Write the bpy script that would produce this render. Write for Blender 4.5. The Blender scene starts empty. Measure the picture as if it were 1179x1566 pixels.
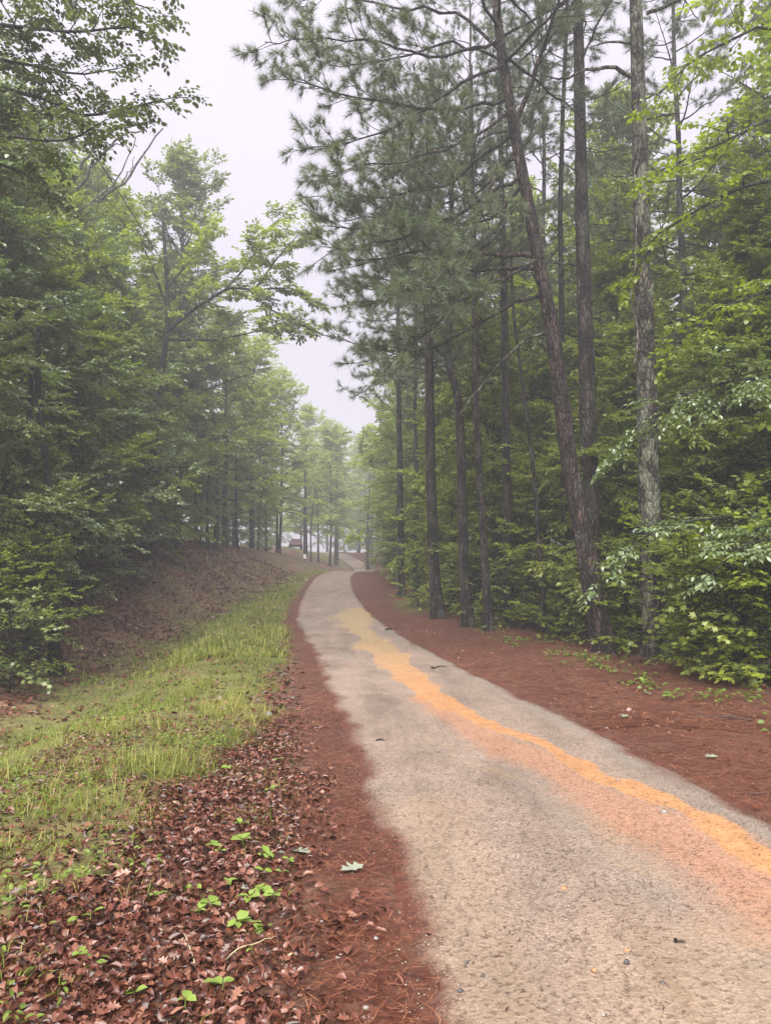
import bpy, math, random
import numpy as np
from mathutils import Vector

# ------------------------------------------------------------------ camera, sky, sun, exposure
scene = bpy.context.scene
COL = scene.collection
F_PX, CU, CV = 1180.0, 589.5, 783.0          # focal length and centre in photo pixels
PITCH = math.radians(3.25)
CAM = np.array([0.0, 0.0, 1.6])
cam_d = bpy.data.cameras.new("camera")
cam = bpy.data.objects.new("camera", cam_d)
COL.objects.link(cam)
cam.location = CAM
cam.rotation_euler = (math.radians(90) + PITCH, 0, 0)
cam_d.sensor_fit = 'VERTICAL'
cam_d.sensor_height = 24.0
cam_d.lens = 24.0 * F_PX / 1566.0
cam_d.clip_start = 0.05
cam_d.clip_end = 3000
scene.camera = cam

SUN_EL, SUN_AZ = math.radians(54), math.radians(193)
world = bpy.data.worlds.new("World")
scene.world = world
world.use_nodes = True
wn, wl = world.node_tree.nodes, world.node_tree.links
wn.clear()
w_out = wn.new('ShaderNodeOutputWorld')
sky = wn.new('ShaderNodeTexSky')
sky.sky_type = 'NISHITA'
sky.sun_disc = False
sky.sun_elevation = SUN_EL
sky.sun_rotation = SUN_AZ
sky.dust_density = 3.0
bg1 = wn.new('ShaderNodeBackground')
bg1.inputs['Strength'].default_value = 0.0015
wl.new(sky.outputs[0], bg1.inputs['Color'])
bg2 = wn.new('ShaderNodeBackground')                      # overcast cloud deck, brighter overhead
tc = wn.new('ShaderNodeTexCoord')
sx = wn.new('ShaderNodeSeparateXYZ')
wl.new(tc.outputs['Generated'], sx.inputs[0])
mr = wn.new('ShaderNodeMapRange')
mr.inputs['From Min'].default_value = 0.0
mr.inputs['From Max'].default_value = 1.0
mr.inputs['To Min'].default_value = 0.070
mr.inputs['To Max'].default_value = 0.126
wl.new(sx.outputs['Z'], mr.inputs['Value'])
cn = wn.new('ShaderNodeTexNoise')
cn.inputs['Scale'].default_value = 1.7
cn.inputs['Detail'].default_value = 3
wl.new(tc.outputs['Generated'], cn.inputs['Vector'])
cm = wn.new('ShaderNodeMapRange')
cm.inputs['To Min'].default_value = 0.94
cm.inputs['To Max'].default_value = 1.06
wl.new(cn.outputs['Fac'], cm.inputs['Value'])
mm = wn.new('ShaderNodeMath')
mm.operation = 'MULTIPLY'
wl.new(mr.outputs[0], mm.inputs[0])
wl.new(cm.outputs[0], mm.inputs[1])
bg2.inputs['Color'].default_value = (0.930, 0.870, 1.0, 1)
wl.new(mm.outputs[0], bg2.inputs['Strength'])
addw = wn.new('ShaderNodeAddShader')
wl.new(bg1.outputs[0], addw.inputs[0])
wl.new(bg2.outputs[0], addw.inputs[1])
wl.new(addw.outputs[0], w_out.inputs['Surface'])

sun_d = bpy.data.lights.new("sun", 'SUN')
sun_d.energy = 1.5
sun_d.angle = math.radians(65)
sun_d.color = (1.0, 0.965, 0.92)
sun = bpy.data.objects.new("sun", sun_d)
COL.objects.link(sun)
sd = Vector((math.cos(SUN_EL) * math.sin(SUN_AZ), math.cos(SUN_EL) * math.cos(SUN_AZ), math.sin(SUN_EL)))
sun.rotation_euler = (-sd).to_track_quat('-Z', 'Y').to_euler()
sun.location = (0, 0, 60)

vs = scene.view_settings
vs.view_transform = 'Standard'
vs.look = 'None'
vs.exposure = 3.25
vs.gamma = 1.0
vs.use_curve_mapping = False
cy = scene.cycles
cy.use_denoising = True
try:
    cy.denoiser = 'OPENIMAGEDENOISE'
    cy.denoising_input_passes = 'RGB_ALBEDO_NORMAL'
except Exception:
    pass
cy.max_bounces = 7
cy.diffuse_bounces = 4
cy.glossy_bounces = 2
cy.transmission_bounces = 5
cy.volume_bounces = 0
cy.transparent_max_bounces = 4
cy.caustics_reflective = False
cy.caustics_refractive = False

# ------------------------------------------------------------------ small maths helpers
def ray(u, v):
    a, b = (u - CU) / F_PX, (CV - v) / F_PX
    cp, sp = math.cos(PITCH), math.sin(PITCH)
    return np.array([a, cp - b * sp, sp + b * cp])

def P(u, v, Y):
    d = ray(u, v)
    return CAM + d * (Y / d[1])

def _hash(ix, iy, s):
    n = (ix * 374761393 + iy * 668265263 + s * 974711) & 0x7fffffff
    n = ((n ^ (n >> 13)) * 1274126177) & 0x7fffffff
    n = n ^ (n >> 16)
    return (n & 0xffff) / 65535.0

def vnoise(x, y, s=0):
    x, y = np.asarray(x, float), np.asarray(y, float)
    ix, iy = np.floor(x).astype(np.int64), np.floor(y).astype(np.int64)
    fx, fy = x - ix, y - iy
    fx, fy = fx * fx * (3 - 2 * fx), fy * fy * (3 - 2 * fy)
    a, b = _hash(ix, iy, s), _hash(ix + 1, iy, s)
    c, d = _hash(ix, iy + 1, s), _hash(ix + 1, iy + 1, s)
    return (a * (1 - fx) + b * fx) * (1 - fy) + (c * (1 - fx) + d * fx) * fy

def fbm(x, y, s=0, o=3):
    r, a, t = 0, 1.0, 0
    for k in range(o):
        r = r + a * vnoise(x * 2 ** k, y * 2 ** k, s + 17 * k)
        t += a
        a *= .5
    return r / t

def sstep(a, b, x):
    t = np.clip((x - a) / (b - a), 0, 1)
    return t * t * (3 - 2 * t)

_ty = np.arange(-90, 420, .1)
def table(pts, win=3.0):
    ys, vals = zip(*pts)
    v = np.interp(_ty, ys, vals)
    n = int(win / .1) | 1
    k = np.hanning(n + 2)[1:-1]
    k /= k.sum()
    v = np.convolve(np.pad(v, n // 2, mode='edge'), k, mode='valid')
    return lambda y: np.interp(y, _ty, v)

ROAD_X = table([(-90, 6), (-10, 2.2), (0, 1.62), (3, 1.36), (5.5, 1.08), (8.4, .8), (12, .28), (16, -.25), (23, -1.4), (27, -1.85), (37, -2.7),
                (47, -3.2), (53, -3.1), (62, -2.3), (75, -1.9), (90, -2.6), (105, -4.6), (120, -7.4), (140, -13), (200, -40)], 4)
ROAD_HW = table([(-90, 1.3), (0, 1.24), (4, 1.25), (6, 1.28), (9, 1.33), (14, 1.28), (23, 1.32), (37, 1.25), (55, 1.1), (140, 1.3)], 4)
ROAD_Z = table([(-90, 0), (0, 0), (4, 0), (10, -.25), (17, -.42), (26, -.33), (38, -.08), (50, .38), (55, .47), (59, .42), (67, .0), (77, -.1),
                (90, .12), (105, .95), (120, 1.9), (135, 2.2), (400, 2.4)], 5)
FOOT = table([(-90, 7), (5, 7), (11, 5.6), (16, 5.7), (25, 4.3), (40, 2.5), (53, 1.6), (70, 1.2), (400, 1.2)], 5)
DITCH = table([(-90, .5), (5, .55), (15, .6), (25, .5), (40, .22), (53, .05), (60, 0), (400, 0)], 5)
BANK = table([(-90, 2.9), (25, 3.0), (45, 2.35), (58, 1.9), (80, 1.9), (105, 1.6), (125, 1.0), (400, .6)], 8)

def left_d(x, y):
    return ROAD_X(y) - ROAD_HW(y) - x

def right_e(x, y):
    return x - ROAD_X(y) - ROAD_HW(y)

def height(x, y):
    x, y = np.asarray(x, float), np.asarray(y, float)
    d, e = left_d(x, y), right_e(x, y)
    F, D, B = FOOT(y), DITCH(y), BANK(y)
    z = ROAD_Z(y)
    zl = -D * sstep(.4, 1, np.clip(d, 0, None) / (F * .72) * .999) * 1.0
    r = np.clip((d - F * .9) / 6.0, 0, 1)
    zl = zl + (B + D) * (r * .45 + .55 * r * r * (3 - 2 * r))
    zl = zl + .025 * np.clip(d - F - 6, 0, 60)
    zr = -.015 * np.clip(e - 2.0, 0, 40) + .03 * sstep(.1, .6, e)
    off = np.maximum(d, e)
    amp = sstep(.2, 2.0, off)
    bump = (fbm(x * .9, y * .9, 3) - .5) * .16 + (fbm(x * .25, y * .25, 8) - .5) * .25
    return z + np.where(d > 0, zl, 0) + np.where(e > 0, zr, 0) + bump * amp + (fbm(x * 5, y * 5, 5, 2) - .5) * .03 * sstep(0.1, .6, off)

def H(x, y):
    return float(height(x, y))

def G(u, v, ymax=160):
    """where the line of sight of a photo pixel meets the ground"""
    d = ray(u, v)
    ys = np.arange(1.0, ymax, .05)
    pts = CAM[None] + d[None] * (ys / d[1])[:, None]
    below = pts[:, 2] < height(pts[:, 0], pts[:, 1])
    i = int(np.argmax(below)) if below.any() else len(ys) - 1
    p = pts[i].copy()
    p[2] = H(p[0], p[1])
    return p

def nrm(v):
    return v / (np.linalg.norm(v, axis=-1, keepdims=True) + 1e-9)

# ------------------------------------------------------------------ mesh helpers
class MB:
    """collects vertices and polygons; one build() = one mesh object"""
    def __init__(self):
        self.v, self.f, self.n = [], [], 0      # f: (faces array, material, tint array)
    def add(self, verts, faces, mat=0, tint=None):
        verts, faces = np.asarray(verts, np.float32), np.asarray(faces, np.int32)
        if len(faces) == 0:
            return
        if tint is None:
            tint = np.full(len(faces), .5, np.float32)
        self.v.append(verts)
        self.f.append((faces + self.n, mat, np.asarray(tint, np.float32)))
        self.n += len(verts)
    def tube(self, pts, radii, sides=6, mat=0, cap=True, disp=None):
        pts = np.asarray(pts, float)
        radii = np.asarray(radii, float)
        n = len(pts)
        t = np.gradient(pts, axis=0)
        t = nrm(t)
        ref = np.array([0, 0, 1.]) if abs(nrm(t.mean(0))[2]) < .8 else np.array([1., 0, 0])
        a = nrm(np.cross(t, ref))
        b = np.cross(t, a)
        ang = np.linspace(0, 2 * math.pi, sides, endpoint=False)
        rr = radii[:, None] * np.ones((1, sides))
        if disp is not None:
            rr = rr * disp(np.arange(n)[:, None] * np.ones((1, sides)), ang[None] * np.ones((n, 1)))
        ring = pts[:, None, :] + rr[..., None] * (np.cos(ang)[None, :, None] * a[:, None] + np.sin(ang)[None, :, None] * b[:, None])
        i = np.arange(n - 1)[:, None] * sides
        j = np.arange(sides)[None]
        k = (j + 1) % sides
        q = np.stack([i + j, i + k, i + sides + k, i + sides + j], -1).reshape(-1, 4)
        v = ring.reshape(-1, 3)
        self.add(v, q, mat)
        if cap:
            c = np.concatenate([ring[-1], pts[-1:][:]], 0)
            self.add(c, np.stack([np.arange(sides), (np.arange(sides) + 1) % sides, np.full(sides, sides)], -1), mat)
    def sticks(self, p0, p1, r0, r1, mat=0):
        """many straight three-sided twigs at once"""
        p0, p1 = np.asarray(p0), np.asarray(p1)
        m = len(p0)
        if m == 0:
            return
        t = nrm(p1 - p0)
        ref = np.where(np.abs(t[:, 2:3]) < .8, np.array([[0, 0, 1.]]), np.array([[1., 0, 0]]))
        a = nrm(np.cross(t, ref))
        b = np.cross(t, a)
        vs_ = []
        for p, r in ((p0, r0), (p1, r1)):
            r = np.broadcast_to(np.asarray(r, float), (m,))[:, None]
            for k in range(3):
                an = k * 2.0944
                vs_.append(p + r * (math.cos(an) * a + math.sin(an) * b))
        v = np.stack(vs_, 1).reshape(-1, 3)
        o = np.arange(m)[:, None, None] * 6
        q = np.array([[0, 1, 4, 3], [1, 2, 5, 4], [2, 0, 3, 5]])[None] + o
        self.add(v, q.reshape(-1, 4), mat)
    def leaves(self, pos, dirs, nor, L, W, tmpl, mat=0, tint=None):
        tv, tf = tmpl
        m = len(pos)
        if m == 0:
            return
        d = nrm(dirs)
        s = nrm(np.cross(nor, d))
        n = np.cross(d, s)
        L = np.broadcast_to(np.asarray(L, float), (m,))[:, None, None]
        W = np.broadcast_to(np.asarray(W, float), (m,))[:, None, None]
        v = pos[:, None] + tv[None, :, 0:1] * L * d[:, None] + tv[None, :, 1:2] * W * s[:, None] + tv[None, :, 2:3] * L * n[:, None]
        f = tf[None] + np.arange(m)[:, None, None] * len(tv)
        if tint is None:
            tint = np.random.default_rng(m).random(m)
        self.add(v.reshape(-1, 3), f.reshape(-1, tf.shape[1]), mat, np.repeat(tint, len(tf)))
    def mesh(self, name, mats, smooth=False):
        me = bpy.data.meshes.new(name)
        V = np.concatenate(self.v)
        loops, starts, totals, mi, ti = [], [], [], [], []
        off = 0
        for f, m, t in self.f:
            k = f.shape[1]
            loops.append(f.reshape(-1))
            starts.append(off + np.arange(len(f)) * k)
            totals.append(np.full(len(f), k))
            mi.append(np.full(len(f), m))
            ti.append(t)
            off += f.size
        loops, starts = np.concatenate(loops), np.concatenate(starts)
        totals, mi, ti = np.concatenate(totals), np.concatenate(mi), np.concatenate(ti)
        me.vertices.add(len(V))
        me.vertices.foreach_set('co', V.astype(np.float32).ravel())
        me.loops.add(len(loops))
        me.loops.foreach_set('vertex_index', loops.astype(np.int32))
        me.polygons.add(len(starts))
        me.polygons.foreach_set('loop_start', starts.astype(np.int32))
        try:
            me.polygons.foreach_set('loop_total', totals.astype(np.int32))
        except Exception:
            pass
        me.polygons.foreach_set('material_index', mi.astype(np.int32))
        if smooth:
            me.polygons.foreach_set('use_smooth', np.ones(len(starts), bool))
        at = me.attributes.new('tint', 'FLOAT', 'FACE')
        at.data.foreach_set('value', ti.astype(np.float32))
        for m in (mats if isinstance(mats, (list, tuple)) else [mats]):
            me.materials.append(m)
        me.update()
        return me
    def build(self, name, mats, parent=None, smooth=False):
        return put(name, self.mesh(name, mats, smooth), parent)

def put(name, me, parent=None, loc=None, rot=None, scale=None):
    o = bpy.data.objects.new(name, me)
    COL.objects.link(o)
    if parent is not None:
        o.parent = parent
    if loc is not None:
        o.location = loc
    if rot is not None:
        o.rotation_euler = rot
    if scale is not None:
        o.scale = (scale,) * 3 if np.isscalar(scale) else scale
    return o

def tag(o, label=None, cat=None, group=None, kind=None):
    if label:
        o['label'] = label
    if cat:
        o['category'] = cat
    if group:
        o['group'] = group
    if kind:
        o['kind'] = kind
    return o

def thing(name, label, cat, loc=(0, 0, 0), group=None, rz=0, scale=1):
    o = put(name, None, loc=loc, rot=(0, 0, rz), scale=scale)
    o.empty_display_size = .2
    return tag(o, label, cat, group)

# leaf outlines: (along, across, up)
LEAF2 = (np.array([[0, 0, 0], [.42, .5, .09], [1, 0, -.07], [.42, -.5, .09]], float), np.array([[0, 2, 1], [0, 3, 2]]))
LEAF4 = (np.array([[0, 0, 0], [.25, .40, .07], [.62, .42, .06], [1, 0, -.1], [.62, -.42, .06], [.25, -.40, .07], [.5, 0, 0]], float),
         np.array([[0, 6, 1], [1, 6, 2], [2, 6, 3], [3, 6, 4], [4, 6, 5], [5, 6, 0]]))
def _star(lobes, inner, curl):
    v = [[.36, 0, 0]]
    for k, (a, r) in enumerate(lobes):
        an = math.radians(a)
        v.append([.36 + .64 * r * math.cos(an), .62 * r * math.sin(an), curl * (r if k % 2 == 0 else 0)])
    n = len(v) - 1
    return np.array(v, float), np.array([[0, 1 + k, 1 + (k + 1) % n] for k in range(n)])
LOBED = _star([(0, 1), (24, .48), (58, .95), (88, .45), (122, .82), (152, .42), (180, .56), (208, .42), (238, .82), (272, .45), (302, .95), (336, .48)], .4, -.07)
OAK = (np.array([[.5, 0, .0], [0, 0, .02], [.16, .10, .03], [.22, .30, .10], [.36, .14, .03], [.48, .46, .14], [.62, .18, .04], [.78, .36, .12], [.86, .14, .06], [1, 0, .10],
                 [.86, -.14, .05], [.76, -.38, .15], [.62, -.18, .04], [.46, -.48, .17], [.36, -.14, .02], [.22, -.28, .12], [.16, -.10, .03]], float),
       np.array([[0, 1 + k, 1 + (k + 1) % 16] for k in range(16)]))

# ------------------------------------------------------------------ materials
def mat(name):
    m = bpy.data.materials.new(name)
    m.use_nodes = True
    m.node_tree.nodes.clear()
    return m, m.node_tree.nodes, m.node_tree.links

def ramp(nd, stops, interp='LINEAR'):
    r = nd.new('ShaderNodeValToRGB')
    r.color_ramp.interpolation = interp
    el = r.color_ramp.elements
    while len(el) < len(stops):
        el.new(.5)
    for e, (p, c) in zip(el, stops):
        e.position = p
        e.color = (c[0], c[1], c[2], 1)
    return r

def noise(nd, lk, scale, detail=3, rough=.55, vec=None, stretch=None):
    t = nd.new('ShaderNodeTexNoise')
    t.inputs['Scale'].default_value = scale
    t.inputs['Detail'].default_value = detail
    t.inputs['Roughness'].default_value = rough
    if vec is None:
        c = nd.new('ShaderNodeTexCoord')
        vec = c.outputs['Object']
    if stretch:
        mp = nd.new('ShaderNodeMapping')
        mp.inputs['Scale'].default_value = stretch
        lk.new(vec, mp.inputs['Vector'])
        vec = mp.outputs[0]
    lk.new(vec, t.inputs['Vector'])
    return t

def mix(nd, lk, fac, a, b, mode='MIX'):
    m = nd.new('ShaderNodeMix')
    m.data_type = 'RGBA'
    m.blend_type = mode
    for i, s in ((0, fac), (6, a), (7, b)):
        if hasattr(s, 'default_value') or hasattr(s, 'links'):
            lk.new(s, m.inputs[i])
        elif i == 0:
            m.inputs[0].default_value = s
        else:
            m.inputs[i].default_value = (s[0], s[1], s[2], 1)
    return m.outputs[2]

def leaf_mat(name, dark, mid, light, trans=.35, gloss=.5, rough=.38, hue_var=.5):
    m, nd, lk = mat(name)
    at = nd.new('ShaderNodeAttribute')
    at.attribute_name = 'tint'
    oi = nd.new('ShaderNodeObjectInfo')
    r = ramp(nd, [(0, dark), (.5, mid), (1, light)])
    a1 = nd.new('ShaderNodeMath')
    a1.operation = 'MULTIPLY_ADD'
    lk.new(oi.outputs['Random'], a1.inputs[0])
    a1.inputs[1].default_value = hue_var
    a1.inputs[2].default_value = -hue_var / 2
    a2 = nd.new('ShaderNodeMath')
    a2.operation = 'ADD'
    a2.use_clamp = True
    lk.new(a1.outputs[0], a2.inputs[0])
    lk.new(at.outputs['Fac'], a2.inputs[1])
    lk.new(a2.outputs[0], r.inputs[0])
    df = nd.new('ShaderNodeBsdfDiffuse')
    tr = nd.new('ShaderNodeBsdfTranslucent')
    lk.new(r.outputs[0], df.inputs['Color'])
    tcol = mix(nd, lk, 1.0, r.outputs[0], (1.25, 1.35, .55), 'MULTIPLY')
    lk.new(tcol, tr.inputs['Color'])
    mx = nd.new('ShaderNodeMixShader')
    mx.inputs[0].default_value = trans
    lk.new(df.outputs[0], mx.inputs[1])
    lk.new(tr.outputs[0], mx.inputs[2])
    out = nd.new('ShaderNodeOutputMaterial')
    if gloss > 0:
        gl = nd.new('ShaderNodeBsdfGlossy')
        gl.inputs['Roughness'].default_value = rough
        gl.inputs['Color'].default_value = (.9, .95, .95, 1)
        fr = nd.new('ShaderNodeLayerWeight')          # same sheen on both faces of the leaf
        fr.inputs['Blend'].default_value = .5
        fp = nd.new('ShaderNodeMath')
        fp.operation = 'POWER'
        lk.new(fr.outputs['Facing'], fp.inputs[0])
        fp.inputs[1].default_value = 3.0
        fm = nd.new('ShaderNodeMath')
        fm.operation = 'MULTIPLY_ADD'
        lk.new(fp.outputs[0], fm.inputs[0])
        fm.inputs[1].default_value = gloss * .45
        fm.inputs[2].default_value = gloss * .06
        m2 = nd.new('ShaderNodeMixShader')
        lk.new(fm.outputs[0], m2.inputs[0])
        lk.new(mx.outputs[0], m2.inputs[1])
        lk.new(gl.outputs[0], m2.inputs[2])
        lk.new(m2.outputs[0], out.inputs['Surface'])
    else:
        lk.new(mx.outputs[0], out.inputs['Surface'])
    return m

def principled(nd, lk, color, rough=.8, bump=None, dist=.01, strength=.6, spec=.3):
    b = nd.new('ShaderNodeBsdfPrincipled')
    if hasattr(color, 'links') or hasattr(color, 'is_linked'):
        lk.new(color, b.inputs['Base Color'])
    else:
        b.inputs['Base Color'].default_value = (color[0], color[1], color[2], 1)
    if hasattr(rough, 'is_linked'):
        lk.new(rough, b.inputs['Roughness'])
    else:
        b.inputs['Roughness'].default_value = rough
    b.inputs['Specular IOR Level'].default_value = spec
    if bump is not None:
        bp = nd.new('ShaderNodeBump')
        bp.inputs['Distance'].default_value = dist
        bp.inputs['Strength'].default_value = strength
        lk.new(bump, bp.inputs['Height'])
        lk.new(bp.outputs[0], b.inputs['Normal'])
    out = nd.new('ShaderNodeOutputMaterial')
    lk.new(b.outputs[0], out.inputs['Surface'])
    return b

def bark_mat(name, dark, mid, light, lichen=None, lichen_amt=.5, vs_=7.0):
    m, nd, lk = mat(name)
    n1 = noise(nd, lk, vs_, 4, .6, stretch=(1, 1, .22))
    vo = nd.new('ShaderNodeTexVoronoi')
    vo.feature = 'DISTANCE_TO_EDGE'
    vo.inputs['Scale'].default_value = vs_ * 1.7
    c = nd.new('ShaderNodeTexCoord')
    mp = nd.new('ShaderNodeMapping')
    mp.inputs['Scale'].default_value = (1, 1, .35)
    nz = noise(nd, lk, 9, 2)
    wob = mix(nd, lk, .06, c.outputs['Object'], nz.outputs['Color'], 'ADD')
    lk.new(wob, mp.inputs['Vector'])
    lk.new(mp.outputs[0], vo.inputs['Vector'])
    r = ramp(nd, [(.36, dark), (.5, mid), (.64, light)])
    lk.new(n1.outputs['Fac'], r.inputs[0])
    cr = ramp(nd, [(0, (.16, .16, .16)), (.10, (.8, .8, .8)), (.3, (1.25, 1.25, 1.25))])
    lk.new(vo.outputs['Distance'], cr.inputs[0])
    col = mix(nd, lk, 1.0, r.outputs[0], cr.outputs[0], 'MULTIPLY')
    if lichen:
        n2 = noise(nd, lk, 3.2, 5, .7, stretch=(1, 1, .5))
        lr = ramp(nd, [(.54 - .06 * lichen_amt, (0, 0, 0)), (.60, (lichen_amt,) * 3)])
        lk.new(n2.outputs['Fac'], lr.inputs[0])
        col = mix(nd, lk, lr.outputs[0], col, lichen)
    principled(nd, lk, col, .85, mix(nd, lk, .5, cr.outputs[0], n1.outputs['Fac']), .06, 1.0)
    return m

M = {}
M['leaf_a'] = leaf_mat('leaf_green', (.088, .115, .016), (.158, .195, .025), (.240, .275, .044), .48, .6)
M['leaf_b'] = leaf_mat('leaf_fresh_green', (.112, .150, .011), (.185, .230, .019), (.265, .310, .036), .50, .45)
M['leaf_c'] = leaf_mat('leaf_deep_green', (.080, .106, .028), (.136, .172, .044), (.200, .238, .066), .45, .8)
M['leaf_oak'] = leaf_mat('leaf_oak_dark', (.050, .070, .022), (.085, .112, .036), (.130, .160, .055), .30, .7)
M['leaf_d'] = leaf_mat('leaf_pale_silvery_green', (.095, .140, .055), (.145, .195, .080), (.20, .25, .115), .40, .9, .33)
M['leaf_e'] = leaf_mat('leaf_yellow_green', (.160, .210, .026), (.230, .285, .040), (.300, .350, .065), .48, .4)
M['needle'] = leaf_mat('pine_needle_green', (.065, .088, .048), (.098, .128, .068), (.142, .172, .092), .3, .5)
M['needle_dead'] = leaf_mat('pine_needle_brown', (.07, .05, .03), (.12, .085, .05), (.17, .12, .07), .2, .2)
M['grass'] = leaf_mat('grass_blade', (.060, .082, .012), (.155, .188, .020), (.310, .285, .085), .4, .3, .4, 0)
M['weed'] = leaf_mat('weed_leaf', (0.0840, 0.1280, 0.0192), (0.1320, 0.1880, 0.0288), (0.1920, 0.2480, 0.0480), .4, .3, .4, .2)
M['seedling'] = leaf_mat('seedling_leaf', (0.1302, 0.1984, 0.0279), (0.1736, 0.2480, 0.0403), (0.2170, 0.2852, 0.0682), .35, .4, .4, .3)
M['litter'] = leaf_mat('fallen_leaf_brown', (.024, .008, .005), (.108, .034, .020), (.230, .108, .070), .12, .6, .28, .45)
M['litter_needle'] = leaf_mat('fallen_needle_red', (.030, .007, .004), (.098, .026, .013), (.27, .115, .060), .05, .35, .4, 0)
M['pale_leaf'] = leaf_mat('fallen_leaf_pale', (.15, .17, .12), (.20, .22, .16), (.26, .28, .22), .2, .4, .35, .2)
M['bark_pine'] = bark_mat('pine_bark', (.0050, .0038, .0032), (.0170, .0128, .0110), (.0620, .0490, .0430), (.075, .080, .060), .4, 8)
M['bark_red'] = bark_mat('pine_bark_reddish', (.0055, .0036, .0030), (.0210, .0135, .0110), (.0750, .0500, .0420), (.070, .072, .056), .3, 8)
M['bark_lichen'] = bark_mat('bark_with_lichen', (.0070, .0058, .0044), (.0250, .0215, .0160), (.0750, .0660, .0510), (.140, .146, .105), .9, 8)
M['bark_dark'] = bark_mat('dark_bark', (.0060, .0050, .0042), (.0130, .0108, .0092), (.0270, .0232, .0195), (.045, .050, .036), .3)
M['bark_grey'] = bark_mat('bleached_wood', (0.0680, 0.0595, 0.0527), (0.1105, 0.1020, 0.0918), (0.1700, 0.1573, 0.1403), (0.1360, 0.1530, 0.1190), .3)

def plain(name, col, rough=.6, metal=0, var=.15):
    m, nd, lk = mat(name)
    n = noise(nd, lk, 9, 4)
    r = ramp(nd, [(.3, [c * (1 - var) for c in col]), (.7, [min(1, c * (1 + var)) for c in col])])
    lk.new(n.outputs['Fac'], r.inputs[0])
    b = principled(nd, lk, r.outputs[0], rough)
    b.inputs['Metallic'].default_value = metal
    return m

# ground
m, nd, lk = mat('forest_floor')
at = nd.new('ShaderNodeAttribute')
at.attribute_name = 'cover'
sp = nd.new('ShaderNodeSeparateColor')
lk.new(at.outputs['Color'], sp.inputs[0])
nf = noise(nd, lk, 26, 5, .7)
nm = noise(nd, lk, 4.5, 4, .6)
nl = noise(nd, lk, .7, 3, .6)
ned = ramp(nd, [(.28, (.028, .0075, .0045)), (.5, (.066, .0180, .0095)), (.72, (.120, .043, .025))])
lk.new(nf.outputs['Fac'], ned.inputs[0])
vl = nd.new('ShaderNodeTexVoronoi')
vl.inputs['Scale'].default_value = 11
vc = nd.new('ShaderNodeTexCoord')
lk.new(vc.outputs['Object'], vl.inputs['Vector'])
lit = ramp(nd, [(0, (.026, .012, .008)), (.4, (.072, .032, .020)), (.75, (.130, .066, .042)), (1, (.195, .110, .074))])
sepv = nd.new('ShaderNodeSeparateColor')
lk.new(vl.outputs['Color'], sepv.inputs[0])
lk.new(sepv.outputs[0], lit.inputs[0])
gra = ramp(nd, [(.3, (0.0555, 0.0555, 0.0148)), (.55, (0.0925, 0.0962, 0.0237)), (.8, (0.1480, 0.1332, 0.0444))])
lk.new(nm.outputs['Fac'], gra.inputs[0])
soil = ramp(nd, [(.3, (0.0222, 0.0141, 0.0096)), (.7, (0.0555, 0.0340, 0.0222))])
lk.new(nm.outputs['Fac'], soil.inputs[0])
npt = noise(nd, lk, 2.4, 4, .65)
tanr = ramp(nd, [(.46, (0, 0, 0)), (.66, (.55, .55, .55))])
lk.new(npt.outputs['Fac'], tanr.inputs[0])
tan = ramp(nd, [(.3, (.050, .022, .012)), (.7, (.150, .078, .045))])
lk.new(nf.outputs['Fac'], tan.inputs[0])
ned2 = mix(nd, lk, tanr.outputs[0], ned.outputs[0], tan.outputs[0])
c1 = mix(nd, lk, sp.outputs[0], soil.outputs[0], ned2)
c2 = mix(nd, lk, sp.outputs[1], c1, lit.outputs[0])
c3 = mix(nd, lk, sp.outputs[2], c2, gra.outputs[0])
tone = ramp(nd, [(.3, (.78, .78, .78)), (.7, (1.15, 1.12, 1.1))])
lk.new(nl.outputs['Fac'], tone.inputs[0])
c4 = mix(nd, lk, 1.0, c3, tone.outputs[0], 'MULTIPLY')
principled(nd, lk, c4, .75, mix(nd, lk, .5, nf.outputs['Fac'], vl.outputs['Distance']), .03, .7, .35)
M['ground'] = m

# road: stone-dust asphalt with washed-out clay; the stain's outline is carried by an attribute
m, nd, lk = mat('worn_gravel_road')
at = nd.new('ShaderNodeAttribute')
at.attribute_name = 'cover'
sp = nd.new('ShaderNodeSeparateColor')
lk.new(at.outputs['Color'], sp.inputs[0])
n1 = noise(nd, lk, 95, 4, .75)
n2 = noise(nd, lk, 22, 4, .7)
n3 = noise(nd, lk, 1.3, 4, .6)
n4 = noise(nd, lk, 6, 5, .65)
grain = ramp(nd, [(.30, (.038, .030, .026)), (.41, (.132, .101, .082)), (.55, (.190, .147, .121)), (.70, (.282, .230, .196))])
lk.new(n1.outputs['Fac'], grain.inputs[0])
vo = nd.new('ShaderNodeTexVoronoi')
vo.inputs['Scale'].default_value = 62
vcc = nd.new('ShaderNodeTexCoord')
lk.new(vcc.outputs['Object'], vo.inputs['Vector'])
vsep = nd.new('ShaderNodeSeparateColor')
lk.new(vo.outputs['Color'], vsep.inputs[0])
peb = ramp(nd, [(0, (.42, .40, .39)), (.16, (.80, .77, .74)), (.5, (1, .98, .95)), (1, (1.18, 1.16, 1.14))])
lk.new(vsep.outputs[0], peb.inputs[0])
g2 = mix(nd, lk, .85, grain.outputs[0], peb.outputs[0], 'MULTIPLY')
tn = ramp(nd, [(.3, (.84, .82, .80)), (.7, (1.14, 1.12, 1.10))])
lk.new(n3.outputs['Fac'], tn.inputs[0])
n5 = noise(nd, lk, 2.6, 5, .65, stretch=(1, .22, 1))
tn2 = ramp(nd, [(.32, (.70, .67, .64)), (.5, (1, 1, 1)), (.68, (1.16, 1.12, 1.10))])
lk.new(n5.outputs['Fac'], tn2.inputs[0])
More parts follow.
